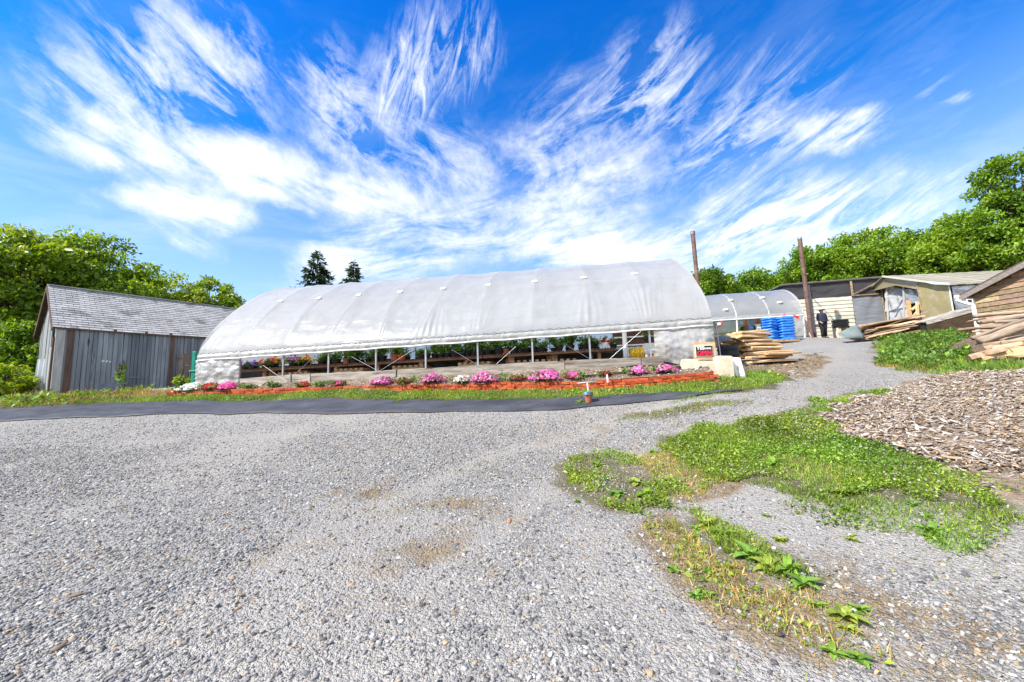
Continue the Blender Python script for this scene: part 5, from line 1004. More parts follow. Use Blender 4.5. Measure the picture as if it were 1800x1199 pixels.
for col in (0, 1):
    for lay in range(9):
        if bg0 is None: o = bg0 = bgm.build('soil_bag', M_bag, smooth=True)
        else: o = bg0.copy(); C.objects.link(o)
        o.location = (bc.x + (-.37 if col == 0 else .32) + random.gauss(0, .02), bc.y - .05 * col + random.gauss(0, .02) + .1 * (1 - col), bz + .16 + .138 * lay + (.02 if col else 0)); o.rotation_euler = (random.gauss(0, .02), (.05 if col == 0 else -.02) + random.gauss(0, .02), random.gauss(.0, .04) + (.5 if col == 0 else -.05))
        if lay == 8: lb = ['topmost blue soil bag of the left stack', 'topmost blue soil bag of the right stack'][col]
        else: lb = ['blue soil bag within the left stack in front of the small greenhouse', 'blue soil bag within the right stack in front of the small greenhouse'][col]
        tag(o, lb, 'bag', 'blue soil bags stacked on a pallet')
o = copy_tree(pal0); o.location = (bc.x, bc.y, bz); o.rotation_euler = (0, 0, 0); o.scale = (1.3, 1, 1); o['label'] = 'wooden pallet under the stack of blue bags'
for k, (dx, dz, lb) in enumerate(((.02, 1.30, 'pink label on top of the blue bags, left one'), (.62, 1.24, 'red label at the right edge of the blue bags'))):
    mb = MB(); rows = [[(bc.x + dx + .3 * i / 6, bc.y - .29 - .02 * math.sin(i), bz + dz + .13 * j / 3 - .02 * i * (1 if k else -.4) + .05) for j in range(4)] for i in range(7)]
    mb.grid(rows); tag(mb.build('paper_label', [mat('pink_paper', (.72, .25, .38), (.82, .32, .45), 5, .6, 0), mat('red_paper', (.65, .04, .06), (.75, .07, .09), 5, .6, 0)][k], loc=(bc.x + dx, bc.y - .3, bz + dz), solid=.004), lb, 'label')
# white leaning stakes at the small greenhouse corner
for k, (a2, b2, Y, m_, lb) in enumerate(((( 1418, 555), (1431, 596), 20.0, M_pvc, 'thin grey pole leaning at the right corner of the small greenhouse'), ((1422, 585), (1430, 599), 19.9, M_rawwood, 'short pale wooden stake leaning beside the tall stove pipe'), ((1259, 572), (1267, 626), 10.9, M_steel, 'thin steel pole standing at the right corner of the long greenhouse'))):
    a_ = P(*a2, Y + .1); b_ = P(*b2, Y); mb = MB(); mb.tube([b_ - Vector((0, 0, .1)), a_], .03 if k < 2 else .016, 8); tag(mb.build(['pole', 'stake', 'pole'][k], m_, loc=tuple(b_)), lb, 'pole')
# red lever clamps at corner of both greenhouses
M_redp = mat('red_paint', (.55, .02, .03), (.65, .04, .05), 5, .4, 0)
for px, py, Y, lb in ((1264, 572, 10.35, 'red crank handle at the right corner of the long greenhouse'), (1420, 555, 20.4, 'red crank handle at the right corner of the small greenhouse')):
    s = Y / 10.4 * .8; a_ = P(px, py, Y); o = thing('crank_handle', lb, 'crank', tuple(a_), 'red crank handles'); mb = MB(); mb.tube([a_ + Vector((-.06 * s, 0, -.02)), a_ + Vector((.05 * s, -.02, -.02)), a_ + Vector((.09 * s, -.02, .06 * s)), a_ + Vector((.09 * s, -.02, .17 * s))], .026 * s, 8); mb.build('arm', M_redp, o, smooth=True)
    mb = MB(); mb.box(a_ + Vector((-.0, -.01, .05 * s)), (.09 * s, .06, .09 * s)); mb.build('gearbox', M_white, o, bevel=.01)
# ================================================================== SIDED SHED WITH PLASTIC CLERESTORY
r0 = P(1560, 590, 21.5); M_side = mat('cream_siding', (.50, .47, .37), (.66, .63, .52), 2, .7, .12, tint=True, spots=((.40, .31, .20), 2.4, .64))
def KP(s, d, z): return Vector((r0.x, r0.y, 0)) + E2 * s + N2 * d + Vector((0, 0, z))
shed = thing('sided_shed', 'cream horizontally sided shed with dark plastic clerestory behind the person', 'shed', tuple(KP(2.4, 2, CAMZ + 1.8)))
ZT = CAMZ + 5.40; ZM = CAMZ + 4.43; ZF = CAMZ + 1.5
rotk = Matrix.Rotation(math.atan2(-E2.y, -E2.x), 3, 'Z')
mb = MB(); nb_ = 13; hb_ = (ZM - ZF) / nb_
for i in range(nb_):
    v = random.uniform(.9, 1.08); mb.ct = (v, v, v); c = KP((1.52 + 4.95) / 2, -.02, ZF + (i + .5) * hb_); mb.box(c, (3.43, .03, hb_ + .015), rotk @ Matrix.Rotation(-.13, 3, 'X'))
mb.build('siding', M_side, shed)
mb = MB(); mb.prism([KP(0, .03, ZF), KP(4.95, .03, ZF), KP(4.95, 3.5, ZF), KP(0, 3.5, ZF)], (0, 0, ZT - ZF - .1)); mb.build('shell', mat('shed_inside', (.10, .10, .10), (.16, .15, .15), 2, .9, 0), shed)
rows = [[KP(s, -.03 - (float(fbm(s * 1.5 + z, z * 2, 1.5)) - .5) * .10, lerp(ZM, ZT - .05, z)) for z in np.linspace(0, 1, 9)] for s in np.linspace(0, 4.95, 60)]
mb = MB(); mb.grid(rows); mb.build('clerestory_film', M_darkfilm, shed, smooth=True)
mb = MB(); mb.bar(KP(-.15, -.08, ZT - .02), KP(5.15, -.08, ZT - .02), .12, .07); mb.build('eave_board', mat('dark_board', (.04, .03, .025), (.09, .07, .055), 3, .9, .2), shed)
mb = MB(); mb.prism([KP(-.15, -.12, ZT + .02), KP(5.15, -.12, ZT + .02), KP(5.15, 3.6, ZT + .06), KP(-.15, 3.6, ZT + .06)], (0, 0, .05)); mb.build('roof', mat('shed_roofing', (.12, .12, .12), (.2, .2, .2), 3, .8, .2), shed)
mb = MB(); mb.bar(KP(0, -.10, ZM), KP(1.55, -.10, ZM), .05, .07); mb.build('lintel', M_oldwood, shed)
mb = MB(); mb.bar(KP(1.50, -.11, ZM), KP(1.50, -.11, ZT - .09), .09, .05); mb.build('stud', M_oldwood, shed)
mb = MB(); mb.bar(KP(.03, -.11, ZF), KP(.03, -.11, ZT - .09), .07, .06); mb.build('stud', M_oldwood, shed)
mb = MB(); mb.bar(KP(1.45, -.13, ZM + .08), KP(.15, -.13, ZT - .25), .05, .05); mb.build('brace', M_oldwood, shed)
rows = [[KP(s, -.05 - (float(fbm(s * 2, z * 3, 1.5)) - .5) * .09, lerp(ZF, ZM - .06, z)) for z in np.linspace(0, 1, 14)] for s in np.linspace(.05, 1.5, 20)]
mb = MB(); mb.grid(rows); dr_ = mb.build('door', M_greyfilm, shed, smooth=True)
mb = MB(); mb.bar(KP(.08, -.14, ZF + 1.05), KP(1.45, -.14, ZF + 1.05), .04, .05); mb.build('door_bar', M_greypost, dr_)
mb = MB(); a_ = KP(3.78, -.09, 0); mb.box((a_.x, a_.y, (ZF + ZT) / 2 - .05), (.26, .05, ZT - ZF - .12), rotk); mb.build('dark_panel', mat('dark_grey_panel', (.05, .05, .055), (.11, .11, .12), 4, .6, .1), shed)
for s, zc in ((3.6, 2.75), (2.4, 3.6), (3.2, 3.1)):
    mb = MB(); a_ = KP(s, -.05, CAMZ + zc); mb.box(a_, (.5 if zc < 3.5 else .2, .02, .12), rotk); mb.build('rust_patch', M_trim if zc < 3.5 else mat('ochre_stain', (.55, .30, .10), (.62, .38, .16), 5, .8, .1), shed)
mb = MB(); mb.tube([KP(3.55, -.09, ZM), KP(2.8, -.16, ZM - 1.15), KP(2.35, -.2, ZM - 2.0)], .012, 5); mb.build('cable', M_black, shed)
# white film lean-to between shed and fibreglass house
lt = thing('film_lean_to', 'patchy white plastic lean-to wall between the sided shed and the yellow panel', 'lean-to', tuple(KP(-.6, 0, ZF)))
def film(pts, m_, name, parent, amp=.08, nu=16, nv=12):
    a_, b_, c_, d_ = [Vector(p) for p in pts]; nn = (b_ - a_).cross(d_ - a_).normalized(); rows = []
    for i in range(nu + 1):
        u = i / nu; rows.append([(a_ * (1-u) + b_ * u) * (1-v) + (d_ * (1-u) + c_ * u) * v + nn * ((float(fbm(u * 3 + v, v * 3 + a_.x, 1.7)) - .5) * amp * 2) for v in np.linspace(0, 1, nv)])
    mb = MB(); mb.grid(rows); return mb.build(name, m_, parent, smooth=True)
M_wfilm = plastic('white_film', .05, dcol=(.50, .51, .53), wrinkle=.9, ws=2, stretch=(.8, .8, 2), tl=.2)
film([P(1556, 548, 21.0), P(1592, 540, 20.0), P(1592, 510, 20.0), P(1556, 500, 21.0)], M_wfilm, 'upper_film', lt)
film([P(1563, 580, 20.9), P(1600, 572, 19.9), P(1598, 533, 19.9), P(1563, 536, 20.9)], M_wfilm, 'lower_film', lt)
film([P(1590, 536, 19.8), P(1618, 531, 18.9), P(1618, 510, 18.9), P(1588, 508, 19.8)], M_greyfilm, 'side_film', lt)
for a2, b2, Y in (((1588, 500), (1590, 575), 19.85), ((1557, 522), (1592, 523), 20.2), ((1558, 498), (1562, 585), 20.95)):
    mb = MB(); mb.bar(P(*a2, Y - .12), P(*b2, Y - .12), .06, .05, (.2, 1, 0)); mb.build('batten', M_white if a2[1] == 522 else M_greypost, lt)
for a2, b2, Y, wd in (((1596, 528), (1601, 575), 19.0, .16), ((1602, 545), (1617, 533), 18.9, .09), ((1602, 560), (1618, 541), 18.85, .08), ((1612, 530), (1614, 572), 18.8, .1)):
    mb = MB(); mb.bar(P(*a2, Y), P(*b2, Y), wd, .08, (.2, 1, 0)); mb.build('frame_timber', M_rawwood, lt)
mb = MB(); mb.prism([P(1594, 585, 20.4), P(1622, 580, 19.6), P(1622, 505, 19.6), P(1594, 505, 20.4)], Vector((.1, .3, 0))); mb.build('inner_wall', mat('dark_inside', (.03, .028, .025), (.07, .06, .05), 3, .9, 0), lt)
# ================================================================== FIBREGLASS HOUSE
fc = P(1669, 501, 17.0); LX = Vector((.985, -.05, 0)).normalized(); 
M_fg = plastic('yellowed_fibreglass', .06, col=(.72, .62, .32), dcol=(.50, .43, .22), wrinkle=.15, ws=3, stretch=(1, 1, 1), tl=.3, stain=(.62, .56, .40), coat=.1)
M_froof = mat('fibreglass_roof', (.24, .22, .165), (.38, .35, .27), 1.2, .6, .15, 10, (.4, 3, 3), tint=True)
fg = thing('fibreglass_house', 'yellowed fibreglass panel house with ribbed tan roof beside the brown shed', 'greenhouse', (fc.x, fc.y, h1(fc.x, fc.y)))
def FP(l_, d, z): return Vector((fc.x, fc.y, 0)) + LX * l_ + N2 * d + Vector((0, 0, z))
ZC = fc.z; ZA = ZC + 1.42; D2 = 3.65; LXX = 8.5; fz = h1(fc.x, fc.y)
mb = MB(); nrib = 24
for i in range(nrib):
    v = random.uniform(.85, 1.15); mb.ct = (v, v, v * .97); l0, l1 = -.15 + i * (LXX / nrib), -.15 + (i + 1) * (LXX / nrib) - .02; up = .02 * (i % 2)
    mb.prism([FP(l0, -.18, ZC - .05 + up), FP(l1, -.18, ZC - .05 + up), FP(l1, D2, ZA + up), FP(l0, D2, ZA + up)], (0, 0, .025))
mb.build('front_roof', M_froof, fg)
mb = MB(); mb.prism([FP(-.15, D2 + .01, ZA), FP(LXX, D2 + .01, ZA), FP(LXX, 2 * D2, ZC), FP(-.15, 2 * D2, ZC)], (0, 0, .03)); mb.build('back_roof', M_froof, fg)
mb = MB(); mb.prism([FP(0, 1.66, P(1615, 509, 18.6).z), FP(0, 1.66, ZC + .60), FP(0, D2, ZA - .06), FP(0, 2 * D2 - .1, ZC - .05), FP(0, D2 + 1, P(1558, 504, 20.6).z), FP(0, D2 - .6, P(1575, 502, 20).z)], LX * .02); mb.build('gable_panel', M_fg, fg)
film([FP(-.01, 0, fz + .55), FP(-.01, 1.63, fz + .55), FP(-.01, 1.63, ZC + .55), FP(-.01, 0, ZC - .06)], M_fg, 'yellow_panel', fg, .03)
for d, zt in ((.0, ZC - .06), (1.66, ZC + .5)): mb = MB(); mb.bar(FP(-.03, d, fz - .3), FP(-.03, d, zt), .035, .035, N2); mb.build('corner_stud', M_white if d == 0 else M_oldwood, fg)
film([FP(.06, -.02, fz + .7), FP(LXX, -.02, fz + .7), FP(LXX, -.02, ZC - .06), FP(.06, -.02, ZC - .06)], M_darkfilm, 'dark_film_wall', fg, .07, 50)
mb = MB(); mb.tube([FP(-.17, -.19, ZC + .0), FP(-.17, .5, ZC + .20), FP(-.17, .9, ZC + .36)], [.05, .06, .03], 8); mb.build('white_flashing', M_white, fg)
mb = MB(); mb.bar(FP(-.17, -.18, ZC - .02), FP(-.17, D2, ZA + .02), .04, .09); mb.build('barge_board', mat('pale_barge', (.5, .47, .38), (.62, .58, .48), 4, .7, .1), fg)
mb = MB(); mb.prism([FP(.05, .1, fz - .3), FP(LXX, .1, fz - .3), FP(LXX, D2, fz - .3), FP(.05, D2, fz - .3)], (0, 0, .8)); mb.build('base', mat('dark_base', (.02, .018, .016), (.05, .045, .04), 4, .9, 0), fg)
for l_ in (1.0, 2.0, 3.0, 4.2, 5.5): mb = MB(); mb.bar(FP(l_, .03, fz + .7), FP(l_, .03, ZC - .05), .05, .05); mb.build('stud', M_oldwood, fg)
wq = P(1705, 531, 16.6); mb = MB()
for dx, dz, sx_, sz_ in ((-.12, 0, .04, .28), (.12, 0, .04, .28), (0, .12, .2, .04), (0, -.12, .2, .04)): mb.box(wq + Vector((dx, 0, dz)), (sx_, .03, sz_))
wf = mb.build('small_window', M_white, fg); mb = MB(); mb.box(wq + Vector((0, .01, 0)), (.21, .01, .21)); mb.build('pane', M_darkfilm, wf)
# raised walkway with lattice skirt
rp = thing('lattice_ramp', 'sloping grey board ramp with dark lattice skirt below the yellow panel', 'ramp', tuple(P(1670, 585, 16.2)))
ra, rb = P(1628, 568, 16.5), P(1724, 541, 15.6)
mb = MB(); mb.bar(ra, rb, .06, .17); mb.build('edge_board', M_greyboard, rp)
mb = MB(); mb.prism([ra + Vector((0, .05, .06)), rb + Vector((0, .05, .06)), rb + Vector((.2, 1.2, .06)), ra + Vector((.2, 1.2, .06))], (0, 0, .03)); mb.build('deck', M_greyboard, rp)
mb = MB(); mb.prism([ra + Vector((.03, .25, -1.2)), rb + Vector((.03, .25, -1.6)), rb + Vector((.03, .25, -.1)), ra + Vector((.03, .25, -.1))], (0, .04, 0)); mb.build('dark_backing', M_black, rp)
mb = MB(); dv = rb - ra; nl = 15
M_lat = mat('lattice_wood', (.06, .04, .025), (.15, .10, .06), 4, .9, .2)
for i in range(-8, nl):
    for sgn in (1, -1):
        f0 = i / nl; pts = []
        for zz in np.linspace(0, 1, 9):
            f = f0 + (zz if sgn > 0 else 1 - zz) * 8 / nl
            if 0 <= f <= 1: pts.append(ra + dv * f + Vector((0, .015 * sgn, -.12 - .8 * zz)))
        if len(pts) > 1: mb.bar(pts[0], pts[-1], .012, .030)
mb.build('lattice', M_lat, rp)
# ================================================================== BROWN SHED AT THE RIGHT EDGE
bs0 = P(1727, 600, 13.0); BD = Vector((.154, -1, 0)).normalized(); BR = Vector((1, .154, 0)).normalized(); ZG = CAMZ + 2.60; zg0 = h1(bs0.x, bs0.y); WB = 5.0; RZ = 1.12
bs = thing('brown_shed', 'brown weathered clapboard shed with white gutter at the right edge', 'shed', (bs0.x, bs0.y, zg0))
def QP(l_, d, z): return Vector((bs0.x, bs0.y, 0)) + BD * l_ + BR * d + Vector((0, 0, z))
rotb = Matrix((BD, BR * -1, Vector((0, 0, 1)))).transposed()
M_clap = mat('clapboard', (.19, .12, .085), (.44, .32, .245), 3, .9, .4, 20, (.6, 4, 8), tint=True, spots=((.46, .19, .09), 1.9, .64))
mb = MB(); z = zg0 - .3; eb = .165
while z < ZG + RZ - .1:
    zt = z + eb; lo_, hi_ = 0.0, WB
    if zt > ZG: k = (zt - ZG) / RZ; lo_, hi_ = k * WB / 2, WB - k * WB / 2
    if hi_ - lo_ > .2:
        n_ = 3; cuts = [lo_] + sorted(random.uniform(lo_, hi_) for _ in range(1)) + [hi_]
        for a_, b_ in zip(cuts[:-1], cuts[1:]):
            v = random.uniform(.7, 1.3); mb.ct = (v, v * random.uniform(.9, 1.08), v * random.uniform(.78, .98)); m_ = (a_ + b_) / 2
            mb.box(QP(m_, -.03, z + eb / 2), (b_ - a_ - .004, .024, eb + .012), rotb @ Matrix.Rotation(.17, 3, 'X'))
    z = zt
mb.build('clapboard_wall', M_clap, bs)
mb = MB(); mb.prism([QP(.02, .03, zg0 - .4), QP(WB - .02, .03, zg0 - .4), QP(WB - .02, .03, ZG), QP(WB / 2, .03, ZG + RZ - .03), QP(.02, .03, ZG)], BR * 6); mb.build('shell', M_clap, bs)
M_brroof = mat('brown_roofing', (.06, .045, .04), (.13, .10, .09), 8, .9, .4)
for sgn in (0, 1):
    e0, e1 = (-.22, WB / 2) if sgn == 0 else (WB + .22, WB / 2); zlow = ZG - .22 * RZ / (WB / 2)
    mb = MB(); mb.prism([QP(e0, -.28, zlow + .04), QP(e1, -.28, ZG + RZ + .04), QP(e1, 6.2, ZG + RZ + .04), QP(e0, 6.2, zlow + .04)], (0, 0, .05)); mb.build('roof', M_brroof, bs)
    mb = MB(); mb.bar(QP(e0, -.27, zlow - .05), QP(e1, -.27, ZG + RZ - .05), .03, .16); mb.build('barge_board', mat('faded_barge', (.16, .125, .105), (.32, .27, .235), 4, .8, .2, 20, (1, 5, 5)), bs)
    mb = MB(); mb.prism([QP(e0, -.25, zlow - .02), QP(e1, -.25, ZG + RZ - .02), QP(e1, 0, ZG + RZ - .02), QP(e0, 0, zlow - .02)], (0, 0, -.02)); mb.build('soffit', M_clap, bs)
gt = MB(); gt.bar(QP(-.29, -.32, ZG - .07), QP(-.29, 6, ZG - .07), .13, .11); g_ = gt.build('gutter', M_pvc, bs, bevel=.015)
mb = MB(); pts = [QP(-.29, -.27, ZG - .12), QP(-.29, -.27, ZG - .22), QP(-.16, -.18, ZG - .34), QP(-.03, -.09, ZG - .42), QP(-.02, -.09, ZG - .6), QP(-.02, -.09, zg0 + .25)]
for a_, b_ in zip(pts[:-1], pts[1:]): mb.bar(a_, b_ + (b_ - a_).normalized() * .02, .085, .085, (.3, 1, .1))
mb.build('downspout', M_pvc, bs, bevel=.01)
# ================================================================== PLANK STACKS AND LOGS
def slab(seed, L_, w_, h_, log=False):
    g = random.Random(seed); mb = MB(); ns = 9; nr = 9 if log else 6; rows = []
    bow = g.uniform(-.04, .04); bz_ = g.uniform(-.025, .025)
    for i in range(ns + 1):
        f = i / ns; x = (f - .5) * L_; wob = 1 + .16 * math.sin(f * 7 + seed) + g.uniform(-.06, .06); oy = bow * math.sin(f * math.pi) * 2; oz = bz_ * math.sin(f * math.pi)
        if log: r_ = [(x, oy + w_ / 2 * wob * math.cos(2 * math.pi * k / nr) * (1 - .25 * f), oz + h_ / 2 * wob * math.sin(2 * math.pi * k / nr) * (1 - .25 * f)) for k in range(nr)]
        else: r_ = [(x, oy - w_ / 2 * wob, oz - h_ / 2), (x, oy + w_ / 2 * wob, oz - h_ / 2), (x, oy + w_ / 2 * wob * .96, oz + h_ * .1), (x, oy + w_ * .34 * wob, oz + h_ / 2), (x, oy - w_ * .34 * wob, oz + h_ / 2), (x, oy - w_ / 2 * wob * .96, oz + h_ * .1)]
        rows.append(r_)
    mb.add([p for r_ in rows for p in r_], [(i*nr+k, i*nr+(k+1) % nr, (i+1)*nr+(k+1) % nr, (i+1)*nr+k) for i in range(ns) for k in range(nr)] + [tuple(range(nr))[::-1], tuple(ns*nr + k for k in range(nr))]); return mb
SLABS = {}
def plank(kind, loc, rot, L_, label, group, cat='plank', k=0):
    key = (kind, k); name = 'log' if kind == 'log' else 'rough_plank'
    m_ = dict(raw=M_rawwood, old=M_oldwood, log=M_log)[kind]
    if key not in SLABS: o = slab(hash(kind) % 7 * 0 + {'raw': 1, 'old': 20, 'log': 40}[kind] + k, 1.0, .24 if kind != 'log' else .2, .078 if kind != 'log' else .2, kind == 'log').build(name, m_, smooth=(kind == 'log')); SLABS[key] = o.data
    else: o = link(name, SLABS[key])
    o.location = loc; o.rotation_euler = rot; o.scale = (L_, 1, 1); return tag(o, label, cat, group)
# near stack beside the greenhouse
sa = G(1300, 641); sb = G(1418, 630); dv = Vector((sb.x - sa.x, sb.y - sa.y, 0)); ang = math.atan2(dv.y, dv.x) ; u_ = dv.normalized(); v_ = Vector((-u_.y, u_.x, 0)); c0 = (sa + sb) / 2
lay = 0
for lay in range(12):
    for j in range(4):
        L_ = random.uniform(2.7, 3.3) - .11 * lay + (.3 if j == 0 and lay in (2, 3) else 0); p = c0 + u_ * (random.uniform(-.18, .12) - .045 * lay + (.18 if lay in (2, 3) else 0)) + v_ * (.1 + j * .27 + random.uniform(-.04, .04) + .035 * lay)
        zb_ = max(h1(p.x, p.y), (sa.z + sb.z) / 2 - .05) if lay == 0 else (sa.z + sb.z) / 2 + .02
        tl = ('raw plank in the bottom layers of the stack beside the greenhouse' if lay < 4 else 'raw plank in the upper layers of the stack beside the greenhouse')
        plank('raw', (p.x, p.y, zb_ + .05 + lay * .088), (random.gauss(0, .10), random.gauss(-.03, .025), ang + random.gauss(0, .045)), L_, 'rough sawn ' + tl, 'rough planks stacked beside the greenhouse', k=(lay * 4 + j) % 6)
p = c0 + v_ * .7 + u_ * .1; plank('raw', (p.x, p.y, (sa.z + sb.z) / 2 + 1.16), (.1, -.09, ang + .05), 2.2, 'thin raw plank poking up in front of the blue bags', 'rough planks stacked beside the greenhouse', k=2)
p = c0 + u_ * .62 + v_ * .02; plank('raw', (p.x, p.y, (sa.z + sb.z) / 2 + .30), (.0, -.03, ang), 2.6, 'pale plank sticking out furthest right from the stack beside the road', 'rough planks stacked beside the greenhouse', k=3)
# grey sheet and black bits left of that stack
tp = P(1287, 603, 12.6); mb = MB(); rows = [[tp + Vector((-.45 + .9 * i / 8, -.3 + .6 * j / 6, .12 * math.sin(i * .6) + .15 * j / 6 + .06 * float(fbm(i, j, .8)))) for j in range(7)] for i in range(9)]; mb.grid(rows)
tag(mb.build('tarpaulin', mat('grey_tarp', (.12, .155, .145), (.22, .26, .25), 3, .55, .5, 8), loc=tuple(tp), solid=.01, smooth=True), 'crumpled grey-green tarpaulin at the left end of the plank stack', 'tarpaulin')
bt_ = P(1280, 622, 11.9); o = thing('black_drum', 'black plastic drum in the shade between the greenhouse corner and the plank stack', 'drum', (bt_.x, bt_.y, bt_.z - .3)); mb = MB(); mb.lathe([(.0, -.3), (.28, -.3), (.30, -.25), (.30, .22), (.28, .27), (.0, .27)], bt_, 18); mb.build('body', M_black, o, smooth=False)
mb = MB(); mb.lathe([(.305, -.08), (.325, -.05), (.305, -.02)], bt_, 18); mb.build('hoop', M_black, o); mb = MB(); mb.lathe([(.305, .10), (.325, .13), (.305, .16)], bt_, 18); mb.build('hoop', M_black, o)
# middle stack in front of the sheds
m0 = P(1512, 594, 17.5); m1 = P(1618, 570, 17.0); dv = m1 - m0; am = math.atan2(dv.y, dv.x); um = Vector((dv.x, dv.y, 0)).normalized(); vm = Vector((-um.y, um.x, 0)); cm = (m0 + m1) / 2
for lay in range(13):
    for j in range(3):
        p = cm + um * (random.uniform(-.3, .3) + .05 * lay) + vm * (j * .32 + .035 * lay) ; zz = (h1(cm.x, cm.y)) + .06 + lay * .066
        plank('raw' if random.random() < .12 else 'old', (p.x, p.y, zz + .06), (random.gauss(0, .25), -.16 + random.gauss(0, .05), am + random.gauss(0, .11)), random.uniform(1.7, 3.1), 'weathered plank in the sloping stack between the black bin and the yellow panel', 'weathered planks stacked in front of the sheds', k=(lay + j) % 6); bpy.context.scene.collection; C.objects[-1].scale.z = random.uniform(.55, .9)
# grey-green sheet leaning on that stack
tp = P(1497, 583, 17.4); mb = MB(); rows = [[tp + Vector((-.5 + 1.0 * i / 8, -.1 + .3 * j / 5, -.35 + .7 * j / 5 * (.4 + .6 * i / 8) + .05 * float(fbm(i, j, .9)))) for j in range(6)] for i in range(9)]; mb.grid(rows)
tag(mb.build('tarpaulin', bpy.data.materials['grey_tarp'], loc=tuple(tp), solid=.01, smooth=True), 'grey-green tarpaulin over the left end of the sloping plank stack', 'tarpaulin')
cr = thing('black_tray_stack', 'stack of black plastic plant trays against the cream siding right of the person', 'trays', tuple(P(1478, 577, 20.8))); cl = cr.location
for k in range(4):
    mb = MB(); c = cl + Vector((.0 + random.gauss(0, .02), 0, .06 + k * .12)); w2, d2, h2 = .62, .4, .10
    mb.box(c + Vector((0, -d2/2, 0)), (w2, .015, h2)); mb.box(c + Vector((0, d2/2, 0)), (w2, .015, h2)); mb.box(c + Vector((-w2/2, 0, .001)), (.015, d2, h2)); mb.box(c + Vector((w2/2, 0, .001)), (.015, d2, h2)); mb.box(c - Vector((0, 0, h2/2)), (w2 + .02, d2 + .02, .012)); mb.build('tray', M_black, cr)
mb = MB()
for dx in (-.24, .24): mb.box((cl.x + dx, cl.y, (cl.z + h1(cl.x, cl.y)) / 2), (.18, .36, max(.1, cl.z - h1(cl.x, cl.y) + .02)))
mb.build('block_base', M_concrete, cr)
# log and slab pile in front of the brown shed
lg = 'logs and slabs heaped by the brown shed'
LOGS = [('log',(1712,556),(1800,549),11.4,.9),('log',(1720,566),(1815,553),11.2,1.2),('log',(1748,566),(1830,561),11,.8),('old',(1700,566),(1732,559),11.3,.5),('old',(1683,580),(1768,573),10.8,.7),('old',(1735,575),(1810,571),10.9,.8),('log',(1709,595),(1800,562),10.3,.75),('log',(1722,600),(1815,566),10.1,1.7),
        ('log',(1724,577),(1800,570),10.9,.9),('old',(1710,583),(1748,581),10.5,.6),('log',(1745,590),(1830,580),10.2,1.2),('old',(1725,607),(1798,598),9.9,.8),('old',(1727,613),(1812,592),9.85,1),('old',(1757,604),(1830,607),9.7,1),('raw',(1740,612),(1796,603),9.8,.9),('old',(1735,618),(1810,611),9.7,1.1),('old',(1722,624),(1820,602),10.1,1.2),('log',(1755,613),(1850,606),10.2,1.3),
        ('old',(1702,630),(1765,614),9.5,1.6),('raw',(1722,631),(1800,615),9.4,1.3),('raw',(1760,626),(1850,612),9.5,1.6),('old',(1740,622),(1830,618),9.9,1.3),('log',(1760,598),(1860,588),10.4,1.4),('log',(1770,583),(1860,572),10.8,1.4),('log',(1770,574),(1870,560),11.2,1.3)]
names_ = {'log': 'grey bark-covered log', 'old': 'weathered slab', 'raw': 'fresh yellow slab'}
for k, (kd, a2, b2, Y, th) in enumerate(LOGS):
    a_ = P(*a2, Y); b_ = P(*b2, Y - .35); d_ = b_ - a_; o = plank(kd, (a_ + b_) / 2, (random.uniform(-.2, .2), -math.asin(d_.z / d_.length), math.atan2(d_.y, d_.x)), d_.length, names_[kd] + ' in the heap below the brown shed', lg, 'log' if kd == 'log' else 'plank', k % 6); o.scale = (d_.length, .75 * th, (.75 if kd == 'log' else 1.1) * th)
bpy.data.objects[lg] if False else None
hz_ = P(1800, 616, 10.9); mb = MB(); k = 14
rows = []
for i in range(15):
    x_ = -1.1 + 3.4 * i / 14; rows.append([(hz_.x + x_, hz_.y - .35 + 1.6 * j / 8, h1(hz_.x + x_, hz_.y - .35 + 1.6 * j / 8) - .05 + (.55 * math.sin(math.pi * min(1, j / 5) / 2) * min(1, (i + .5) / 4)) * (.8 + .3 * vnoise(i, j, .7))) for j in range(9)])
mb.grid(rows); tag(mb.build('bark_heap', mat('bark_litter', (.05, .035, .025), (.26, .18, .12), 14, .95, .9, 40, bdist=.06), loc=tuple(hz_), smooth=True), 'dark heap of bark and scraps under the logs by the brown shed', 'bark heap')
# ================================================================== SIGN, CONCRETE SLABS, CORRUGATED SHEET
sg_ = thing('open_sign', 'black YES WE\'RE OPEN sign on a wooden board at the greenhouse corner', 'sign', tuple(P(1238, 634, 9.95)))
YS = 9.95; a_ = P(1223.5, 627, YS); b_ = P(1252.5, 606, YS); xm, zm = (a_.x + b_.x) / 2, (a_.z + b_.z) / 2; w_, h_ = b_.x - a_.x, b_.z - a_.z
mb = MB(); mb.box((xm + .03, YS + .045, zm + .03), (w_ + .12, .03, h_ + .10)); mb.build('backboard', M_rawwood, sg_)
mb = MB(); mb.box((xm, YS + .02, zm), (w_, .012, h_)); pn = mb.build('panel', mat('sign_white', (.78, .78, .76), (.84, .84, .82), 5, .5, 0), sg_)
mb = MB(); mb.box((xm, YS + .008, zm), (w_ - .04, .012, h_ - .04)); mb.build('face', mat('sign_black', (.015, .015, .02), (.03, .03, .035), 5, .5, 0), pn)
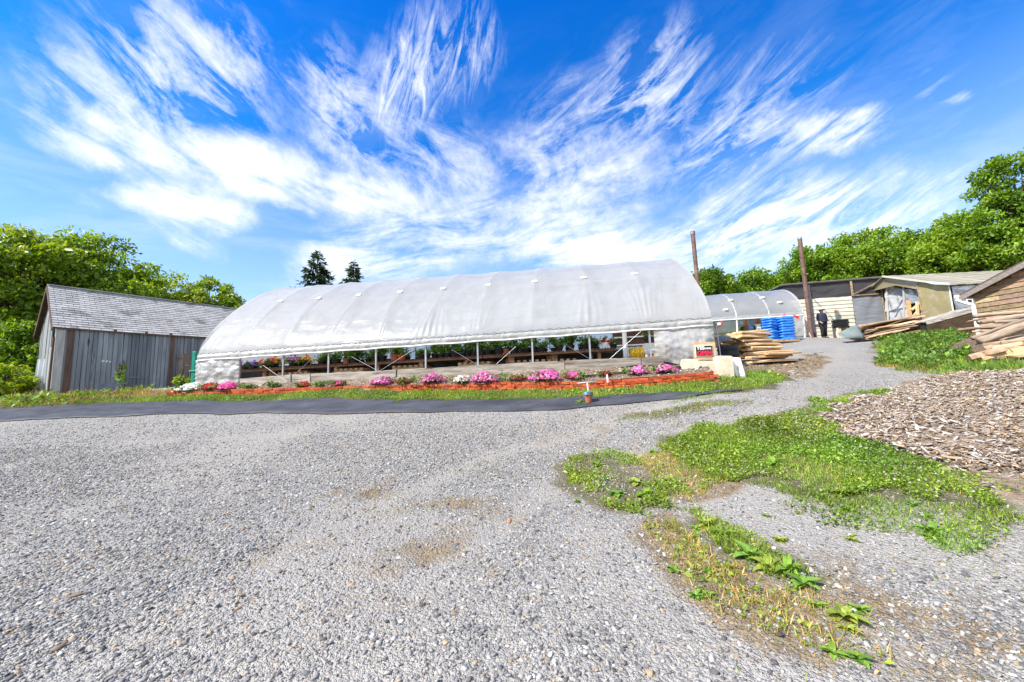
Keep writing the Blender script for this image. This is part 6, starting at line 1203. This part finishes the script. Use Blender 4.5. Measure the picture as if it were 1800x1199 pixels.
def text(body, x, z, size, m_, bold=0, sx=1, y=YS + .001):
    cu = bpy.data.curves.new('t', 'FONT'); cu.body = body; cu.size = size; cu.extrude = .002; cu.align_x = 'CENTER'; cu.align_y = 'CENTER'; cu.offset = bold
    t_ = bpy.data.objects.new('t', cu); C.objects.link(t_); bpy.context.view_layer.update(); me = bpy.data.meshes.new_from_object(t_.evaluated_get(bpy.context.evaluated_depsgraph_get())); bpy.data.objects.remove(t_)
    me.transform(Matrix.Translation(Vector((x, y, z)) - sg_.location) @ Matrix.Rotation(math.pi / 2, 4, 'X') @ Matrix.Scale(sx, 4, (1, 0, 0))); me.materials.clear(); me.materials.append(m_); o = link('lettering', me, pn); return o
M_swhite = bpy.data.materials['sign_white']; M_sred = mat('sign_red', (.70, .015, .05), (.78, .03, .07), 5, .5, 0)
text('YES', xm - .095, zm + .075, .135, M_swhite, .006, 1.0); text("WE'RE", xm + .10, zm + .055, .062, M_swhite, .003, 1.0); text('OPEN', xm, zm - .068, .155, M_sred, .008, .98)
mb = MB(); a2 = P(1222, 631, YS); b2 = P(1257, 630, YS); mb.bar(a2 + Vector((0, .03, 0)), b2 + Vector((0, .03, 0)), .05, .07); mb.build('shelf_rail', M_rawwood, sg_)
for px in (1225, 1255): a2 = P(px, 662, YS + .03); b2 = P(px - 1, 604, YS + .03); mb = MB(); mb.bar((b2.x, YS + .10, a2.z - .1), (b2.x, YS + .10, b2.z), .06, .05); mb.build('post', M_rawwood, sg_)
def slabbox(px0, px1, pt, pb, Y, th, lab, name, tilt=0, lean=.06):
    a_ = P(px0, pb, Y); b_ = P(px1, pt, Y); c = (a_ + b_) / 2; mb = MB(); m_ = Matrix.Rotation(tilt, 3, 'Y') @ Matrix.Rotation(-lean, 3, 'X') @ Matrix.Rotation(-.1, 3, 'Z')
    w_, h_ = b_.x - a_.x, b_.z - a_.z; ns = 6; rows = []
    front = []; r_ = random.Random(int(px0))
    pts = [(-w_/2, -h_/2)] + [(w_/2 * k / 3, -h_/2) for k in (-1, 1)] + [(w_/2, -h_/2), (w_/2 + r_.uniform(-.008, .008), 0), (w_/2 - .01, h_/2 - .01)] + [(w_/2 * k / 3, h_/2 + r_.uniform(-.01, .008)) for k in (2, 0, -2)] + [(-w_/2 + .02, h_/2 - .015), (-w_/2, h_/4)]
    mb.prism([c + m_ @ Vector((x_, -th/2, z_)) for x_, z_ in pts], m_ @ Vector((0, th, 0)))
    return tag(mb.build(name, M_concrete, loc=tuple(c), bevel=.012), lab, 'concrete slab', 'concrete slabs at the greenhouse corner')
slabbox(1199, 1226, 631, 664, 9.75, .10, 'left concrete slab standing left of the sign post behind the bricks', 'concrete_slab', .06)
slabbox(1226, 1260, 634, 666, 9.95, .10, 'concrete slab standing directly below the open sign', 'concrete_slab', .02)
slabbox(1259, 1284, 626, 665, 9.55, .22, 'thick concrete block between the sign and the corrugated sheet', 'concrete_slab', .05)
a_ = P(1285, 666, 9.5); b_ = P(1310, 628, 9.5); mb = MB(); rows = [[Vector((lerp(a_.x, b_.x, i / 24) - .07 * k + .03 * k, 9.5 + .05 * math.sin(i / 24 * 4.2 * math.pi) + .12 * k, lerp(a_.z - .02, b_.z, k) + .02 * math.sin(i * .5) * (k - .5))) for k in (0, .33, .66, 1)] for i in range(25)]
mb.grid(rows); tag(mb.build('corrugated_sheet', mat('white_roofing', (.62, .60, .55), (.78, .77, .74), 3, .55, .1), loc=tuple((a_ + b_) / 2), solid=.012, smooth=True), 'off-white corrugated roofing piece standing right of the concrete slabs', 'roofing sheet')
# ================================================================== RED POT WITH T HANDLE ON THE FABRIC
pt = G(1035, 711); pz = pt.z + .04; tp_ = thing('marker_pot', 'terracotta pot with grey rim and a T-shaped stick, standing on the black fabric', 'pot', (pt.x, pt.y, pz)); s = pt.y / F
mb = MB(); mb.lathe([(0, 0), (5.2*s, 0), (7.4*s, 14*s), (0, 14*s)], (pt.x, pt.y, pz), 20); mb.build('pot', M_terra, tp_, smooth=False)
mb = MB(); mb.lathe([(7.5*s, 13*s), (8.2*s, 13.2*s), (8.4*s, 18*s), (7.0*s, 18*s), (6.8*s, 15*s), (.0, 15*s)], (pt.x, pt.y, pz), 20); mb.build('rim', mat('grey_rim', (.10, .11, .12), (.17, .17, .18), 6, .5, 0), tp_)
mb = MB(); mb.lathe([(0, 0), (2.6*s, 0), (2.9*s, 4.6*s), (2.4*s, 4.8*s), (0, 4.8*s)], (pt.x - 4.6*s, pt.y - 6.3*s, pz + 13.5*s), 14); mb.build('blue_cup', mat('sky_blue_plastic', (.16, .44, .72), (.22, .52, .80), 5, .4, 0), tp_)
mb = MB(); mb.tube([(pt.x + .8*s, pt.y, pz + 12*s), (pt.x - .6*s, pt.y, pz + 34*s)], 1.15*s, 10); mb.build('stick', M_white, tp_, smooth=True)
mb = MB(); mb.tube([(pt.x - 18*s, pt.y, pz + 33.4*s), (pt.x + 17*s, pt.y, pz + 35.8*s)], 1.25*s, 10); mb.build('cross_bar', mat('grey_bar', (.34, .36, .35), (.5, .52, .5), 5, .5, .1), tp_, smooth=True)
p0 = pt + Vector((-.22, -.02, .03)); 
for k in range(2): g = G(1018 + 6 * k, 712 - k * 2); o = link('broadleaf_weed', ROS[k][1]); o.location = (g.x, g.y, g.z + .03); o.scale = (.55, .55, .6); tag(o, 'small weed beside the terracotta marker pot on the fabric', 'weed', 'small weeds beside the marker pot')
# ================================================================== PERSON
def skinned(name, verts, edges, radii, m_, parent, root=0, sub=2):
    o0 = orig(parent); me = bpy.data.meshes.new(name); me.from_pydata([tuple(Vector(v) - o0) for v in verts], edges, []); me.update(); o = link(name, me, parent); me.materials.append(m_)
    sk = o.modifiers.new('skin', 'SKIN'); sk.use_smooth_shade = True; sv = me.skin_vertices[0].data
    for i, r_ in enumerate(radii): sv[i].radius = r_ if isinstance(r_, tuple) else (r_, r_); sv[i].use_root = (i == root)
    sb_ = o.modifiers.new('sub', 'SUBSURF'); sb_.levels = sb_.render_levels = sub; return o
f = P(1450, 597, 20.4); f.z = h1(f.x, f.y); pp = thing('person', 'person in dark clothes and pale straw hat at the upper end of the drive', 'person', tuple(f))
M_skin = mat('skin', (.42, .24, .17), (.52, .31, .22), 8, .6, 0); M_dark = mat('dark_cloth', (.012, .012, .016), (.03, .03, .036), 6, .9, .2); M_navy = mat('navy_shirt', (.018, .022, .045), (.04, .05, .085), 6, .9, .2); M_straw = mat('straw_hat', (.58, .46, .28), (.72, .60, .40), 20, .8, .2)
q = lambda x, y, z: (f.x + x, f.y + y, f.z + z)
V = [q(0,0,.88), q(0,0,1.02), q(0,0,1.18), q(0,.01,1.33), q(0,.01,1.41), q(0,-.01,1.47), q(0,-.025,1.55), q(0,-.01,1.63)]; E = [(0,1),(1,2),(2,3),(3,4),(4,5),(5,6),(6,7)]; RR = [(.15,.11),(.14,.10),(.16,.11),(.15,.10),.055,(.065,.08),(.075,.095),(.06,.075)]
def addv(p, r_, par): V.append(p); RR.append(r_); E.append((par, len(V) - 1)); return len(V) - 1
for sx in (-1, 1):
    a_ = addv(q(.095*sx, 0, .80), .085, 0); a_ = addv(q(.10*sx, -.01 + .03*sx, .46), .058, a_); a_ = addv(q(.105*sx, .01 + .04*sx, .10), .04, a_); a_ = addv(q(.11*sx, -.13 + .03*sx, .04), .035, a_)
    a_ = addv(q(.19*sx, .01, 1.34), .055, 3); a_ = addv(q(.25*sx, .02, 1.08), .042, a_); a_ = addv(q(.22*sx - .03, -.13, .90), .033, a_); hnd = addv(q(.20*sx - .04, -.19, .86), (.034, .018), a_)
    for k in range(4): b_ = addv(q(.20*sx - .04 + (k - 1.5) * .02, -.235 + .004 * abs(k - 1.5), .835), .0085, hnd); addv(q(.20*sx - .04 + (k - 1.5) * .021, -.255 + .006 * abs(k - 1.5), .80), .0075, b_)
    b_ = addv(q(.20*sx - .04 - .045 * sx, -.21, .85), .009, hnd); addv(q(.20*sx - .04 - .055 * sx, -.235, .835), .008, b_)
bd_ = skinned('body', V, E, RR, M_skin, pp)
mb = MB(); mb.lathe([(.215, 1.36 - .5), (.19, .98), (.175, 1.05), (.20, 1.2), (.205, 1.32), (.13, 1.42), (.062, 1.44)], q(0, 0, 0), 18); mb.v = [(f.x + (x_ - f.x) * 1.06, f.y + (y_ - f.y) * .72, z_) for x_, y_, z_ in mb.v]; mb.build('shirt', M_navy, pp, smooth=True, solid=.01)
for sx in (-1, 1):
    mb = MB(); mb.tube([q(.17*sx, .01, 1.36), q(.20*sx, .012, 1.30), q(.25*sx, .02, 1.08), q(.225*sx - .025, -.11, .92)], [.07, .072, .056, .046], 12); mb.build('sleeve', M_navy, pp, smooth=True)
    mb = MB(); mb.tube([q(.085*sx, 0, .92), q(.10*sx, 0, .75), q(.103*sx, -.01 + .03*sx, .46), q(.108*sx, .01 + .04*sx, .09)], [.13, .115, .088, .075], 12); mb.build('trouser_leg', M_dark, pp, smooth=True)
    mb = MB(); mb.tube([q(.105*sx, .05 + .04*sx, .05), q(.108*sx, -.03 + .04*sx, .055), q(.112*sx, -.15 + .03*sx, .035)], [.045, .055, .036], 10); mb.build('shoe', M_dark, pp, smooth=True)
mb = MB(); mb.lathe([(.215, 1.615), (.20, 1.60), (.105, 1.612), (.10, 1.66), (.085, 1.72), (.0, 1.73)], q(0, -.02, 0), 20); mb.build('straw_hat', M_straw, pp, smooth=True, solid=.008)
mb = MB()
for sx in (-1, 1): mb.lathe([(0, -.008), (.009, 0), (0, .008)], q(.03*sx, -.118, 1.555), 8)
mb.build('eyes', M_dark, pp); mb = MB(); mb.tube([q(0, -.115, 1.56), q(0, -.145, 1.52), q(0, -.118, 1.505)], [.008, .014, .008], 8); mb.build('nose', M_skin, pp, smooth=True)
mb = MB(); mb.box(q(0, -.108, 1.475), (.045, .008, .008)); mb.build('mouth', mat('lips', (.35, .12, .10), (.40, .15, .12), 5, .5, 0), pp)
for sx in (-1, 1): mb = MB(); mb.lathe([(0, -.03), (.014, 0), (0, .03)], q(.085*sx, -.01, 1.54), 8); mb.build('ear', M_skin, pp, smooth=True)
mb = MB(); mb.lathe([(.088, 1.50), (.096, 1.55), (.092, 1.60), (.07, 1.64)], q(0, .006, 0), 16); mb.v = [v for v in mb.v]; mb.f = [t_ for t_ in mb.f if sum(mb.v[i][1] for i in t_) / 4 > f.y + .0]; mb.build('hair', mat('brown_hair', (.06, .04, .03), (.11, .075, .05), 20, .7, .2), pp, smooth=True, solid=.008)
